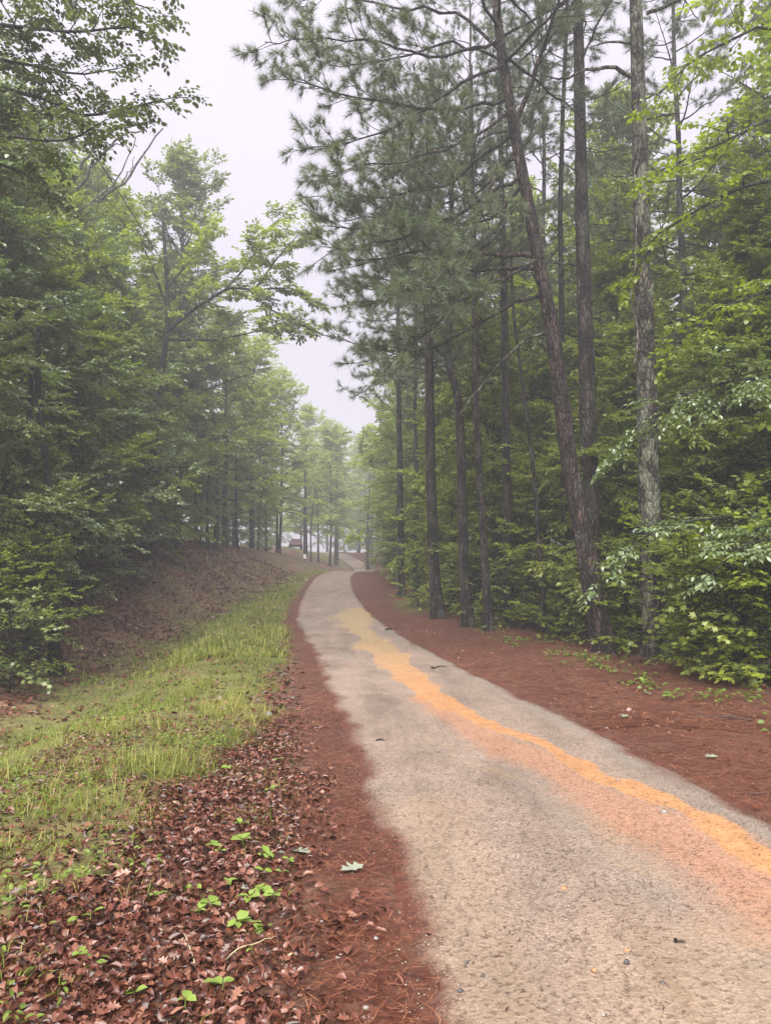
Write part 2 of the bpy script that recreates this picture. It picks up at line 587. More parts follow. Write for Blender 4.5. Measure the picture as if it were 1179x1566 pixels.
g3 = mix(nd, lk, 1.0, mix(nd, lk, 1.0, g2, tn.outputs[0], 'MULTIPLY'), tn2.outputs[0], 'MULTIPLY')
fine = ramp(nd, [(.25, (0, 0, 0)), (.75, (1, 1, 1))])     # broken edge for each stain
lk.new(n2.outputs['Fac'], fine.inputs[0])
grn = ramp(nd, [(.34, (0, 0, 0)), (.66, (1, 1, 1))])
lk.new(n1.outputs['Fac'], grn.inputs[0])
brk = mix(nd, lk, .38, mix(nd, lk, .5, fine.outputs[0], n4.outputs['Fac']), grn.outputs[0])
def stain(src, base, col, soft=.32):
    s = nd.new('ShaderNodeMath')
    s.operation = 'MULTIPLY_ADD'
    lk.new(src, s.inputs[0])
    s.inputs[1].default_value = 1.5
    s2 = nd.new('ShaderNodeMath')
    s2.operation = 'SUBTRACT'
    lk.new(s.outputs[0], s2.inputs[0])
    lk.new(brk, s2.inputs[1])
    s.inputs[2].default_value = 0.0
    q = nd.new('ShaderNodeMapRange')
    q.inputs['From Min'].default_value = -soft * .4
    q.inputs['From Max'].default_value = soft
    lk.new(s2.outputs[0], q.inputs['Value'])
    return mix(nd, lk, q.outputs[0], base, col)
clay = ramp(nd, [(.3, (0.2442, 0.1147, 0.0481)), (.55, (0.3034, 0.1517, 0.0629)), (.8, (0.3478, 0.1961, 0.0925))])
lk.new(n4.outputs['Fac'], clay.inputs[0])
pinkc = ramp(nd, [(.28, (.125, .066, .040)), (.45, (.245, .122, .069)), (.75, (.300, .164, .100))])
lk.new(n1.outputs['Fac'], pinkc.inputs[0])
at2 = nd.new('ShaderNodeAttribute')
at2.attribute_name = 'wear'
sp2 = nd.new('ShaderNodeSeparateColor')
lk.new(at2.outputs['Color'], sp2.inputs[0])
sand = ramp(nd, [(.3, (.150, .104, .062)), (.6, (.245, .172, .104)), (.8, (.310, .225, .140))])
lk.new(n2.outputs['Fac'], sand.inputs[0])
ndl = ramp(nd, [(.28, (.028, .0075, .0045)), (.5, (.066, .0180, .0095)), (.72, (.120, .043, .025))])
ndn = noise(nd, lk, 26, 5, .7)
lk.new(ndn.outputs['Fac'], ndl.inputs[0])
grit = ramp(nd, [(.3, (0.0555, 0.0459, 0.0385)), (.5, (0.1406, 0.1147, 0.0925)), (.72, (0.2960, 0.2553, 0.2220))])
lk.new(n1.outputs['Fac'], grit.inputs[0])
k = stain(sp2.outputs[0], g3, grit.outputs[0], .9)         # coarse dark grit
k = stain(sp.outputs[1], k, mix(nd, lk, .25, mix(nd, lk, .8, pinkc.outputs[0], peb.outputs[0], 'MULTIPLY'), g3), .8)
k = stain(sp2.outputs[1], k, mix(nd, lk, .35, mix(nd, lk, .7, sand.outputs[0], peb.outputs[0], 'MULTIPLY'), g3), .9)
farc = ramp(nd, [(.3, (0.1924, 0.1369, 0.0703)), (.7, (0.2960, 0.2146, 0.1184))])
lk.new(n4.outputs['Fac'], farc.inputs[0])
clay_c = mix(nd, lk, sp2.outputs[2], clay.outputs[0], farc.outputs[0])
k = stain(sp.outputs[0], k, mix(nd, lk, .08, mix(nd, lk, .6, clay_c, peb.outputs[0], 'MULTIPLY'), g3), .38)
k = stain(sp.outputs[2], k, ndl.outputs[0], .6)
hb = mix(nd, lk, .5, n1.outputs['Fac'], vo.outputs['Distance'])
principled(nd, lk, k, .62, hb, .008, .8, .4)
M['road'] = m

M['pebble'] = leaf_mat('pebble', (0.0560, 0.0496, 0.0464), (0.1920, 0.1600, 0.1360), (0.3840, 0.3440, 0.3040), 0, .4, .4, 0)
M['stone'] = plain('dark_stone', (.065, .06, .06), .5, 0, .4)
M['stone_pale'] = plain('pale_stone', (.20, .18, .16), .6, 0, .15)
M['clay_clod'] = plain('orange_clay', (0.4000, 0.1760, 0.0800), .8)
M['twig'] = plain('dark_twig', (.045, .03, .024), .7, 0, .3)
M['twig_pale'] = plain('pale_twig', (0.3200, 0.2560, 0.1600), .7, 0, .2)
M['stem'] = plain('green_stem', (.16, .22, .05), .6)

# ------------------------------------------------------------------ ground sheet and road
def graded(fine0, fine1, step, far0, far1, g=1.16):
    a = list(np.arange(fine0, fine1, step))
    s, x = step, fine1
    while x < far1:
        a.append(x)
        s = min(s * g, 14)
        x += s
    a.append(far1)
    s, x, b = step, fine0, []
    while True:
        s = min(s * g, 14)
        x -= s
        if x <= far0:
            break
        b.append(x)
    return np.array([far0] + b[::-1] + a)

def grass_inner(y):
    return np.interp(y, [1.5, 2.2, 3, 4, 5.3, 8, 16, 25, 60, 120], [3.6, 2.7, 1.9, 1.45, 1.15, .85, .5, .3, .25, .3])

def grass_mask(x, y):
    d = left_d(x, y)
    n = (fbm(x * 1.1, y * 1.1, 31, 3) - .5)
    gi = grass_inner(y) + n * 1.0 * np.clip(grass_inner(y), .3, 1.4)
    inner = sstep(-.22, .22, d - gi)
    F = FOOT(y) * .86
    outer = 1 - sstep(-.9, 1.1, d - F + n * 3.0)
    return inner * outer

def bank_weed_mask(x, y):      # thin weeds creeping up the far bank
    d = left_d(x, y)
    return sstep(14, 34, y) * (1 - sstep(66, 80, y)) * sstep(.5, 1.5, d) * (1 - sstep(4.5, 8.0, d)) * sstep(.38, .6, fbm(x * .8, y * .8, 77))

def lawn_mask(x, y):
    d = left_d(x, y)
    return sstep(95, 104, y) * (1 - sstep(126, 136, y)) * sstep(.6, 1.5, d) * (1 - sstep(6, 9, d))

def cover(x, y):
    d, e = left_d(x, y), right_e(x, y)
    n = fbm(x * 1.6, y * 1.6, 41, 3) - .5
    gi = grass_inner(y)
    needle = np.where(e > -.4, 1 - sstep(2.6, 6.5, e + n * 2.5) * .75, 0)
    needle = np.maximum(needle, np.where(d > -.4, 1 - sstep(.3, .62, d + n * .35), 0))
    litter = np.where(d > 0, sstep(.25, .6, d + n * .4), sstep(3.0, 7.0, e + n * 2.5) * .8)
    g = np.maximum(np.maximum(grass_mask(x, y), lawn_mask(x, y) * 1.0), bank_weed_mask(x, y) * .55)
    eg = sstep(1.0, 1.25, e + n) * (1 - sstep(1.8, 2.4, e + n)) * sstep(24, 27, y) * (1 - sstep(30, 33, y))
    g = np.maximum(g * (.82 + .3 * n), eg * .8)
    return np.stack([needle, litter, np.clip(g, 0, 1), np.ones_like(g)], -1)

gx = graded(-11, 7.5, .20, -330, 330)
gy = np.concatenate([graded(-5, 20, .14, -80, 20.1)[:-1], np.arange(20.2, 62, .32), np.arange(62, 150, 1.0), np.arange(150, 391, 12.0)])
XX, YY = np.meshgrid(gx, gy)
ZZ = height(XX, YY)
t_lat = np.abs(XX - ROAD_X(YY)) / ROAD_HW(YY)
ZZ = ZZ - .05 * (1 - sstep(.80, .97, t_lat))
ny, nx = XX.shape
gb = MB()
ii = np.arange(ny - 1)[:, None] * nx + np.arange(nx - 1)[None]
gb.add(np.stack([XX, YY, ZZ], -1).reshape(-1, 3), np.stack([ii, ii + 1, ii + nx + 1, ii + nx], -1).reshape(-1, 4))
ground = gb.build('ground', M['ground'], smooth=True)
ca = ground.data.attributes.new('cover', 'FLOAT_COLOR', 'POINT')
ca.data.foreach_set('color', cover(XX, YY).reshape(-1).astype(np.float32))
tag(ground, 'forest floor of red pine needles, brown leaves and grass beside the road', kind='structure')

def dist_poly(x, y, pts):
    """distance to a polyline and the fraction along it"""
    pts = np.asarray(pts)
    best = np.full(x.shape, 1e9)
    frac = np.zeros(x.shape)
    side = np.zeros(x.shape)
    n = len(pts) - 1
    for i in range(n):
        a, b = pts[i], pts[i + 1]
        ab = b - a
        t = np.clip(((x - a[0]) * ab[0] + (y - a[1]) * ab[1]) / (ab @ ab), 0, 1)
        dx, dy = x - a[0] - t * ab[0], y - a[1] - t * ab[1]
        d = np.hypot(dx, dy)
        s = ab[0] * dy - ab[1] * dx
        w = d < best
        best = np.where(w, d, best)
        frac = np.where(w, (i + t) / n, frac)
        side = np.where(w, np.sign(s), side)
    return best, frac, side

ry = np.concatenate([np.arange(-8, 0, .2), np.arange(0, 14, .06), np.arange(14, 32, .12), np.arange(32, 62, .25), np.arange(62, 150, .8)])
rt = np.linspace(-1.1, 1.1, 85)
TT, RY = np.meshgrid(rt, ry)
wig = 1 + .04 * (fbm(RY * 1.3, np.sign(TT) * 5, 11, 3) - .5) * sstep(.6, 1, np.abs(TT))
RX = ROAD_X(RY) + TT * wig * ROAD_HW(RY)
rut = -.014 * (np.exp(-((TT - .42) / .16) ** 2) + np.exp(-((TT + .42) / .16) ** 2)) + .012 * (1 - TT ** 2)
RZ = ROAD_Z(RY) + .016 + rut - .085 * sstep(.90, 1.09, np.abs(TT)) + (fbm(RX * 3, RY * 3, 4, 3) - .5) * .022
rb = MB()
nry, nrx = TT.shape
ii = np.arange(nry - 1)[:, None] * nrx + np.arange(nrx - 1)[None]
rb.add(np.stack([RX, RY, RZ], -1).reshape(-1, 3), np.stack([ii, ii + 1, ii + nrx + 1, ii + nrx], -1).reshape(-1, 4))
road = rb.build('road', M['road'], smooth=True)
tag(road, 'narrow worn gravel road with an orange clay wash running along it', kind='structure')
def gpx(l):
    return [G(u, v)[:2] for u, v in l]
streak = gpx([(575, 930), (545, 945), (560, 975), (600, 1005), (632, 1045), (685, 1080), (755, 1115), (830, 1140), (890, 1170), (965, 1210), (1040, 1250), (1115, 1295), (1175, 1335), (1300, 1410)])
WX = RX + (fbm(RX * 2.5, RY * 1.5, 81, 4) - .5) * .34
WY = RY + (fbm(RX * 2.5 + 40, RY * 1.5, 83, 4) - .5) * .5
dS, fS, sS = dist_poly(WX, WY, streak)
wS = np.interp(fS, [0, .15, .3, .45, .7, 1], [.30, .42, .28, .12, .12, .14])
wn_ = (fbm(RX * 2.2, RY * 1.1, 51, 4) - .5)
braid = fbm(dS * sS * 9 + 30, fS * 26, 57, 3) - .5
clay_m = 1 - sstep(.3, 1.35, dS / wS + wn_ * 1.5 + braid * 1.1)
clay_m = np.maximum(clay_m, .8 * (1 - sstep(.3, 1.2, np.hypot((RX - streak[1][0]) / .85, (RY - streak[1][1]) / 4.2) + wn_ * .9)))
pk = gpx([(640, 1070), (700, 1110), (800, 1165), (860, 1190), (940, 1235), (1040, 1290), (1120, 1350), (1190, 1420)])
dP, fP, sP = dist_poly(WX, WY, pk)
pink_m = (1 - sstep(.3, 1.2, dP / np.interp(fP, [0, .3, .55, 1], [.14, .36, .46, .40]) + wn_ * .9)) * .85
sl = gpx([(650, 1115), (710, 1170), (805, 1210), (870, 1260), (930, 1320), (1030, 1365), (1055, 1420), (1120, 1520), (1150, 1566)])
dL, fL, sL = dist_poly(WX + (fbm(RX * 6, RY * 4, 87, 3) - .5) * .2, WY, sl)
sand_m = (1 - sstep(.1, 1.5, dL / .085 + wn_ * 2.8)) * .62 * sstep(.25, .6, fbm(RX * 3, RY * 3, 89, 3))
bl = gpx([(760, 1566), (700, 1450), (680, 1330), (660, 1240)])
dB, fB, sB = dist_poly(RX, RY, bl)
sand_m = np.maximum(sand_m, .50 * (1 - sstep(.2, 1, dB / .5)))
sand_m = np.maximum(sand_m, .58 * (1 - sstep(.15, 1, np.hypot((RX - 1.2) / 1.2, (RY - 2.8) / 1.5) + wn_ * .6)))
edge = sstep(.74, 1.06, np.abs(TT) + (fbm(RX * 4, RY * 2.5, 61, 3) - .5) * .22)
edgeR = sstep(.62, .9, TT + (fbm(RX * 2, RY * 1.2, 66, 3) - .5) * .3)
grit_m = np.clip(edgeR * .85 + .42 * (1 - sstep(.05, .32, np.abs(TT - .05 - .1 * np.sin(RY * .6))) + wn_ * .6) * sstep(1.2, 2.4, RY) * (1 - sstep(5, 8, RY)), 0, 1)
# little dark wet holes in the far road
pot = np.zeros_like(TT)
for u, v, r in ((505, 925, .35), (500, 935, .3), (470, 950, .35), (462, 960, .3), (512, 890, .3), (508, 900, .35), (490, 945, .25), (535, 1005, .18), (575, 1138, .06)):
    p = G(u, v)
    pot = np.maximum(pot, 1 - sstep(.2, 1.1, np.hypot((RX - p[0]) / r, (RY - p[1]) / (r * 3)) + wn_ * 1.5))
grit_m = np.maximum(grit_m, pot * .95)
one = np.ones_like(TT)
for nm_, arr in (('cover', [clay_m, pink_m, edge, one]), ('wear', [grit_m, sand_m, sstep(9, 20, RY), one])):
    a_ = road.data.attributes.new(nm_, 'FLOAT_COLOR', 'POINT')
    a_.data.foreach_set('color', np.stack(arr, -1).reshape(-1).astype(np.float32))

# ------------------------------------------------------------------ branches and foliage
RNG = np.random.default_rng(7)

def rot_about(v, axis, ang):
    axis = axis / (np.linalg.norm(axis) + 1e-9)
    return v * math.cos(ang) + np.cross(axis, v) * math.sin(ang) + axis * (axis @ v) * (1 - math.cos(ang))

def curve(p0, d0, L, n, rng, droop=.0, wob=.12):
    """a bending branch: start, direction, length"""
    pts = [np.array(p0, float)]
    d = d0 / np.linalg.norm(d0)
    for k in range(n - 1):
        d = d + rng.normal(0, wob, 3) * np.array([1, 1, .6]) + np.array([0, 0, -droop])
        d = d / np.linalg.norm(d)
        pts.append(pts[-1] + d * L / (n - 1))
    return np.array(pts)

def resample(pts, n):
    pts = np.asarray(pts, float)
    s = np.concatenate([[0], np.cumsum(np.linalg.norm(np.diff(pts, axis=0), axis=1))])
    q = np.linspace(0, s[-1], n)
    return np.stack([np.interp(q, s, pts[:, k]) for k in range(3)], -1), s[-1]

class Foliage:
    """gathers twigs and leaves; wood in one builder, leaves in another"""
    def __init__(self, seed):
        self.rng = np.random.default_rng(seed)
        self.wood, self.leaf = MB(), MB()
        self.tw0, self.tw1 = [], []
    def broad_limb(self, pts, r0, sub_gap=.42, sub_len=1.3, start=.18, droop=.05, flat=.35, tip=True, sides=6):
        rng = self.rng
        n = max(6, int(len(pts)))
        q, L = resample(pts, max(8, int(6 + 2 * L_of(pts))))
        self.wood.tube(q, np.linspace(r0, max(.006, r0 * .18), len(q)), sides)
        m = max(3, int(L * (1 - start) / sub_gap))
        side = 1
        tg = nrm(np.gradient(q, axis=0))
        for k in range(m):
            f = start + (1 - start) * (k + rng.random() * .8) / m
            i = min(len(q) - 2, int(f * (len(q) - 1)))
            p = q[i] + (q[i + 1] - q[i]) * (f * (len(q) - 1) - i)
            t = tg[i]
            up = np.array([0, 0, 1.])
            lat = nrm(np.cross(t, up))
            ang = math.radians(rng.uniform(35, 70)) * side
            side = -side
            d = t * math.cos(ang) + lat * math.sin(ang) + up * rng.normal(.05, flat)
            sl = sub_len * (1.12 - .75 * f) * rng.uniform(.65, 1.25)
            self.sub(curve(p, d, sl, 6, rng, droop, .13), max(.005, r0 * .32 * (1 - .5 * f)))
        if tip:
            self.sub(curve(q[-1], tg[-1], sub_len * .5, 5, rng, droop, .1), max(.005, r0 * .16))
    def sub(self, q, r):
        self.wood.tube(q, np.linspace(r, .004, len(q)), 4, cap=False)
        L = L_of(q)
        rng = self.rng
        m = max(2, int(L / self.twig_gap))
        f = np.clip((.12 + .88 * (np.arange(m) + rng.random(m)) / m), 0, .999)
        x = f * (len(q) - 1)
        i = x.astype(int)
        p = q[i] + (q[i + 1] - q[i]) * (x - i)[:, None]
        t = nrm(q[i + 1] - q[i])
        lat = nrm(np.cross(t, np.array([0, 0, 1.])))
        sg = np.where(np.arange(m) % 2 == 0, 1, -1)[:, None]
        an = np.radians(rng.uniform(25, 65, m))[:, None]
        d = t * np.cos(an) + lat * sg * np.sin(an) + np.array([0, 0, 1.]) * rng.normal(-.05, .22, m)[:, None]
        d = nrm(d)
        l = self.twig_len * rng.uniform(.6, 1.25, m)[:, None] * (1.1 - .5 * f[:, None])
        self.tw0.append(p)
        self.tw1.append(p + d * l)
        self.tw0.append(q[-2:-1])
        self.tw1.append(q[-2:-1] + nrm(q[-1:] - q[-2:-1]) * self.twig_len * .8)
    def finish_broad(self, leaf_gap, leaf_len, leaf_w, tmpl, tilt=.35, droop=.25, clump=None):
        rng = self.rng
        a, b = np.concatenate(self.tw0), np.concatenate(self.tw1)
        if clump is not None:                    # gaps: drop whole twigs by coarse noise
            mid = (a + b) / 2
            n = .5 * fbm(mid[:, 0] * clump[0] + 9, mid[:, 1] * clump[0] + mid[:, 2] * .7 * clump[0], 91, 2) + .5 * vnoise(mid[:, 2] * clump[0] * 1.3, mid[:, 0] * clump[0], 37)
            k = n > clump[1]
            a, b = a[k], b[k]
        self.wood.sticks(a[::2], b[::2], .004, .0015)
        L = np.linalg.norm(b - a, axis=1)
        cnt = np.maximum(2, (L / leaf_gap).astype(int))
        tw = np.repeat(np.arange(len(a)), cnt)
        idx = np.arange(len(tw)) - np.repeat(np.cumsum(cnt) - cnt, cnt)
        f = (idx + .6 + rng.random(len(tw)) * .4) / np.repeat(cnt, cnt)
        t = nrm(b - a)[tw]
        pos = a[tw] + (b - a)[tw] * f[:, None]
        lat = nrm(np.cross(t, np.array([0, 0, 1.])))
        sg = np.where(idx % 2 == 0, 1., -1.)[:, None]
        last = (idx == np.repeat(cnt, cnt) - 1)[:, None]
        d = np.where(last, t, t * .55 + lat * sg * .85)
        d = d + rng.normal(0, .22, d.shape) + np.array([0, 0, -1.]) * (droop * rng.uniform(.3, 1.6, (len(tw), 1)))
        nor = np.array([0, 0, 1.]) + rng.normal(0, tilt, d.shape)
        sc = rng.uniform(.65, 1.2, len(tw))
        # tint: leaf by leaf, with a drift from twig to twig
        tint = np.clip(.5 + rng.normal(0, .17, len(tw)) + rng.normal(0, .16, len(a))[tw], 0, 1)
        self.leaf.leaves(pos, d, nor, leaf_len * sc, leaf_w * sc, tmpl, 0, tint)
    # pine
    def pine_limb(self, pts, r0, start=.35, sub_gap=.20, sub_len=.9, bare=False, sides=7):
        rng = self.rng
        q, L = resample(pts, max(8, int(6 + 2 * L_of(pts))))
        wob = rng.normal(0, 1, q.shape)
        wob[0] = wob[-1] = 0
        q = q + wob * np.array([.02, .02, .03]) * L * .2
        self.wood.tube(q, np.linspace(r0, max(.008, r0 * .2), len(q)), sides)
        tg = nrm(np.gradient(q, axis=0))
        m = max(2, int(L * (1 - start) / sub_gap))
        for k in range(m):
            f = start + (1 - start) * (k + rng.random()) / m
            i = min(len(q) - 2, int(f * (len(q) - 1)))
            p = q[i] + (q[i + 1] - q[i]) * (f * (len(q) - 1) - i)
            t = tg[i]
            lat = nrm(np.cross(t, np.array([0, 0, 1.])))
            ang = math.radians(rng.uniform(30, 65)) * (1 if k % 2 else -1)
            d = t * math.cos(ang) + lat * math.sin(ang) + np.array([0, 0, 1.]) * rng.normal(.08, .3)
            s = curve(p, d, sub_len * rng.uniform(.5, 1.25) * (1.15 - .5 * f), 5, rng, -.05, .14)
            self.wood.tube(s, np.linspace(max(.008, r0 * .25), .005, 5), 4, cap=False)
            if not bare:
                Ls = L_of(s)
                c = max(2, int(Ls / .12))
                fs = np.clip(.35 + .65 * (np.arange(c) + rng.random(c)) / c, 0, .999) * 4
                j = fs.astype(int)
                pp = s[j] + (s[j + 1] - s[j]) * (fs - j)[:, None]
                dd = nrm(nrm(s[j + 1] - s[j]) + rng.normal(0, .55, (c, 3)) + np.array([0, 0, .15]))
                e = pp + dd * rng.uniform(.08, .28, c)[:, None]
                self.tw0.append(pp)
                self.tw1.append(e)
                self.tw0.append(s[-2:-1])
                self.tw1.append(s[-1:] + (s[-1:] - s[-2:-1]) * .4)
    def finish_pine(self, needles=34, length=.20, width=.009, mat=0):
        rng = self.rng
        a, b = np.concatenate(self.tw0), np.concatenate(self.tw1)
        self.wood.sticks(a, b, .005, .003)
        m = len(a)
        tw = np.repeat(np.arange(m), needles)
        t = nrm(b - a)[tw]
        f = .45 + .6 * rng.random(len(tw))
        pos = a[tw] + (b - a)[tw] * f[:, None]
        d = nrm(t * .85 + rng.normal(0, .55, t.shape))
        L = length * rng.uniform(.7, 1.2, len(tw))[:, None]
        s = nrm(np.cross(d, rng.normal(0, 1, d.shape))) * width * .5
        tip = pos + d * L + np.array([0, 0, -.02]) * rng.random((len(tw), 1))
        v = np.stack([pos - s, pos + s, tip], 1).reshape(-1, 3)
        tint = np.clip(.5 + rng.normal(0, .12, len(tw)) + rng.normal(0, .2, m)[tw], 0, 1)
        self.leaf.add(v, np.arange(len(v)).reshape(-1, 3), 0, tint)

def L_of(p):
    return float(np.linalg.norm(np.diff(np.asarray(p), axis=0), axis=1).sum())

def trunk_tube(mb, pts, r0, r1, sides=10, rough=.10, seed=0, flare=.85):
    q, L = resample(pts, max(10, int(L_of(pts) * (7 if sides > 12 else 2.2))))
    s = np.linspace(0, L, len(q))
    r = r0 + (r1 - r0) * (s / L) ** .9 + r0 * flare * np.exp(-s / .35)
    ph = RNG.random() * 9
    def disp(i, a):
        g = .45 * vnoise(np.cos(a) * 2.2 + 7 + ph, i * .16 + np.sin(a) * 2.2, seed) + .55 * vnoise(np.cos(a) * 6 + 3, i * .6 + np.sin(a) * 6 + ph, seed + 3)
        return 1 + rough * (g - .5) * 2 + .15 * np.exp(-i * L / len(q) / .3) * np.cos(a * 5 + ph)
    mb.tube(q, r, sides, disp=disp)

def broad_variant(seed, Ht, base, R, n_limb, leaf_len, leaf_w, leaf_gap, twig_gap, twig_len, sub_gap=.42, sub_len=1.2, prof='round', droop=.05, tmpl=LEAF2,
                  r0=.14, lean=.04, clump=(.55, .36), tilt=.35, up=1.0, flat=.35, lvar=(.75, 1.15)):
    fo = Foliage(seed)
    fo.twig_gap, fo.twig_len = twig_gap, twig_len
    rng = fo.rng
    k = max(6, int(Ht * 1.2))
    zz = np.linspace(-.35, Ht * .97, k)
    wx = np.cumsum(rng.normal(0, lean, k)) * .5
    wy = np.cumsum(rng.normal(0, lean, k)) * .5
    tp = np.stack([wx - wx[0], wy - wy[0], zz], -1)
    tm = MB()
    trunk_tube(tm, tp, r0, r0 * .12, 9, .08, seed)
    az = rng.random() * 6.28
    for i in range(n_limb):
        f = (i + rng.random() * .7) / n_limb
        z = base + (Ht * .96 - base) * f
        if prof == 'round':
            w = math.sin(math.pi * min(1, .22 + .80 * f)) ** .7
        elif prof == 'cone':
            w = 1 - .75 * f
        else:
            w = .55 + .45 * math.sin(math.pi * (.1 + .85 * f))
        L = R * w * rng.uniform(*lvar)
        az += 2.4 + rng.normal(0, .35)
        el = math.radians((6 + 52 * f ** 1.4) * up + rng.normal(0, 7))
        d = np.array([math.cos(az) * math.cos(el), math.sin(az) * math.cos(el), math.sin(el)])
        p = np.array([np.interp(z, zz, tp[:, 0]), np.interp(z, zz, tp[:, 1]), z])
        q = curve(p, d, L, 8, rng, droop * .8, .09)
        fo.broad_limb(q, max(.018, r0 * .42 * (1 - .6 * f)), sub_gap, sub_len * (.6 + .4 * w), droop=droop, flat=flat)
    fo.finish_broad(leaf_gap, leaf_len, leaf_w, tmpl, tilt, clump=clump)
    for v, f in zip(fo.wood.v, fo.wood.f):
        pass
    return tm, fo

BARKS = {}
def variant(name, bark, **kw):
    tm, fo = broad_variant(**kw)
    return dict(trunk=tm.mesh('trunk', M[bark], True), limb=fo.wood.mesh('branch', M[bark], True), leaf_mb=fo.leaf, crowns={}, name=name)

def crown_mesh(V, leaf):
    if 'me' not in V['crowns']:
        V['crowns']['me'] = V['leaf_mb'].mesh('crown', M[leaf])
    return V['crowns']['me']

N_TREE = 0
def plant(V, x, y, label, cat='tree', leaf='leaf_a', scale=1.0, rz=None, group=None, name=None, z=None):
    global N_TREE
    N_TREE += 1
    r = random.Random(N_TREE * 13 + 5)
    t = thing(name or V['name'], label, cat, (x, y, H(x, y) if z is None else z), group, r.uniform(0, 6.28) if rz is None else rz, scale)
    put('trunk' if cat == 'tree' else 'stem', V['trunk'], t)
    put('branch', V['limb'], t)['kind'] = 'stuff'
    c = put('crown' if cat == 'tree' else 'foliage', crown_mesh(V, leaf), t)
    c.material_slots[0].link = 'OBJECT'           # crowns share one mesh, the leaf colour is the tree's own
    c.material_slots[0].material = M[leaf]
    return t

VA = variant('understory_tree', 'bark_dark', seed=11, Ht=8.5, base=.8, R=3.5, n_limb=40, leaf_len=.125, leaf_w=.075, leaf_gap=.027, twig_gap=.085, twig_len=.5, sub_gap=.26, prof='round', droop=.09, r0=.09, clump=(.6, .34), up=1.7, flat=.65, lvar=(.5, 1.2), tilt=.5)
VA2 = variant('understory_tree', 'bark_dark', seed=23, Ht=10, base=1.2, R=3.3, n_limb=42, leaf_len=.125, leaf_w=.072, leaf_gap=.027, twig_gap=.085, twig_len=.48, sub_gap=.26, prof='wide', droop=.07, r0=.10, clump=(.6, .34), up=1.7, flat=.65, lvar=(.5, 1.2), tilt=.5)
VB = variant('broadleaf_tree', 'bark_dark', seed=35, Ht=14.5, base=2.6, R=3.9, n_limb=50, leaf_len=.175, leaf_w=.12, leaf_gap=.044, twig_gap=.11, twig_len=.6, sub_gap=.32, sub_len=1.3, prof='round', droop=.04, r0=.15, clump=(.5, .36), up=1.45, flat=.75, lvar=(.5, 1.25), tilt=.55)
VB2 = variant('broadleaf_tree', 'bark_dark', seed=47, Ht=16, base=3.6, R=3.6, n_limb=50, leaf_len=.175, leaf_w=.12, leaf_gap=.044, twig_gap=.11, twig_len=.6, sub_gap=.32, sub_len=1.25, prof='wide', droop=.05, r0=.16, clump=(.5, .37), up=1.45, flat=.75, lvar=(.5, 1.25), tilt=.55)
VC = variant('tall_tree', 'bark_dark', seed=59, Ht=22, base=5.5, R=4.3, n_limb=60, leaf_len=.22, leaf_w=.15, leaf_gap=.052, twig_gap=.14, twig_len=.7, sub_gap=.38, sub_len=1.45, prof='round', droop=.03, r0=.2, clump=(.45, .38), up=1.45, flat=.75, lvar=(.5, 1.25), tilt=.55)
VD = variant('sapling', 'bark_dark', seed=61, Ht=4.2, base=.4, R=1.7, n_limb=26, leaf_len=.115, leaf_w=.075, leaf_gap=.036, twig_gap=.09, twig_len=.38, sub_gap=.20, sub_len=.75, prof='wide', droop=.05, r0=.035, clump=(1.0, .33))
VE = variant('leafy_shrub', 'bark_dark', seed=73, Ht=1.7, base=.10, R=1.05, n_limb=22, leaf_len=.12, leaf_w=.115, leaf_gap=.05, twig_gap=.10, twig_len=.26, sub_gap=.17, sub_len=.5, prof='wide', droop=.04, r0=.016, tmpl=LOBED, clump=(1.2, .32), tilt=.3)
VE2 = variant('leafy_shrub', 'bark_dark', seed=81, Ht=2.3, base=.2, R=1.1, n_limb=24, leaf_len=.11, leaf_w=.105, leaf_gap=.05, twig_gap=.10, twig_len=.28, sub_gap=.18, sub_len=.5, prof='wide', droop=.05, r0=.02, tmpl=LOBED, clump=(1.2, .32), tilt=.3)

# pine
def pine_variant(seed, Ht, base, R, n_limb, r0, bias=None, needles=30):
    fo = Foliage(seed)
    rng = fo.rng
    k = int(Ht)
    zz = np.linspace(-.35, Ht, k)
    w = np.cumsum(rng.normal(0, .03, (k, 2)), axis=0)
    tp = np.concatenate([w - w[0], zz[:, None]], 1)
    tm = MB()
    trunk_tube(tm, tp, r0, r0 * .15, 14, .07, seed)
    az = rng.random() * 6
    for i in range(n_limb):
        f = (i + rng.random() * .6) / n_limb
        z = base + (Ht * .98 - base) * f
        az += 2.4 + rng.normal(0, .4)
        L = R * (1 - .72 * f ** 1.5) * rng.uniform(.7, 1.2)
        el = math.radians(-8 + 50 * f + rng.normal(0, 8))
        d = np.array([math.cos(az) * math.cos(el), math.sin(az) * math.cos(el), math.sin(el)])
        p = np.array([np.interp(z, zz, tp[:, 0]), np.interp(z, zz, tp[:, 1]), z])
        fo.pine_limb(curve(p, d, L, 8, rng, -.035, .08), max(.02, r0 * .22 * (1 - .5 * f)), start=.32)
    fo.finish_pine(needles)
    return dict(trunk=tm.mesh('trunk', M['bark_pine'], True), limb=fo.wood.mesh('branch', M['bark_pine'], True), leaf_mb=fo.leaf, crowns={}, name='pine_tree')

VP = pine_variant(101, 24, 8.0, 4.0, 44, .19, needles=44)
VP2 = pine_variant(113, 22, 10, 3.2, 38, .15, needles=44)

# ------------------------------------------------------------------ hero pines of the road edge
def px_path(l, Y0, Y1=None):
    Y1 = Y0 if Y1 is None else Y1
    n = len(l)
    return np.array([P(u, v, Y0 + (Y1 - Y0) * (i / max(1, n - 1))) for i, (u, v) in enumerate(l)])

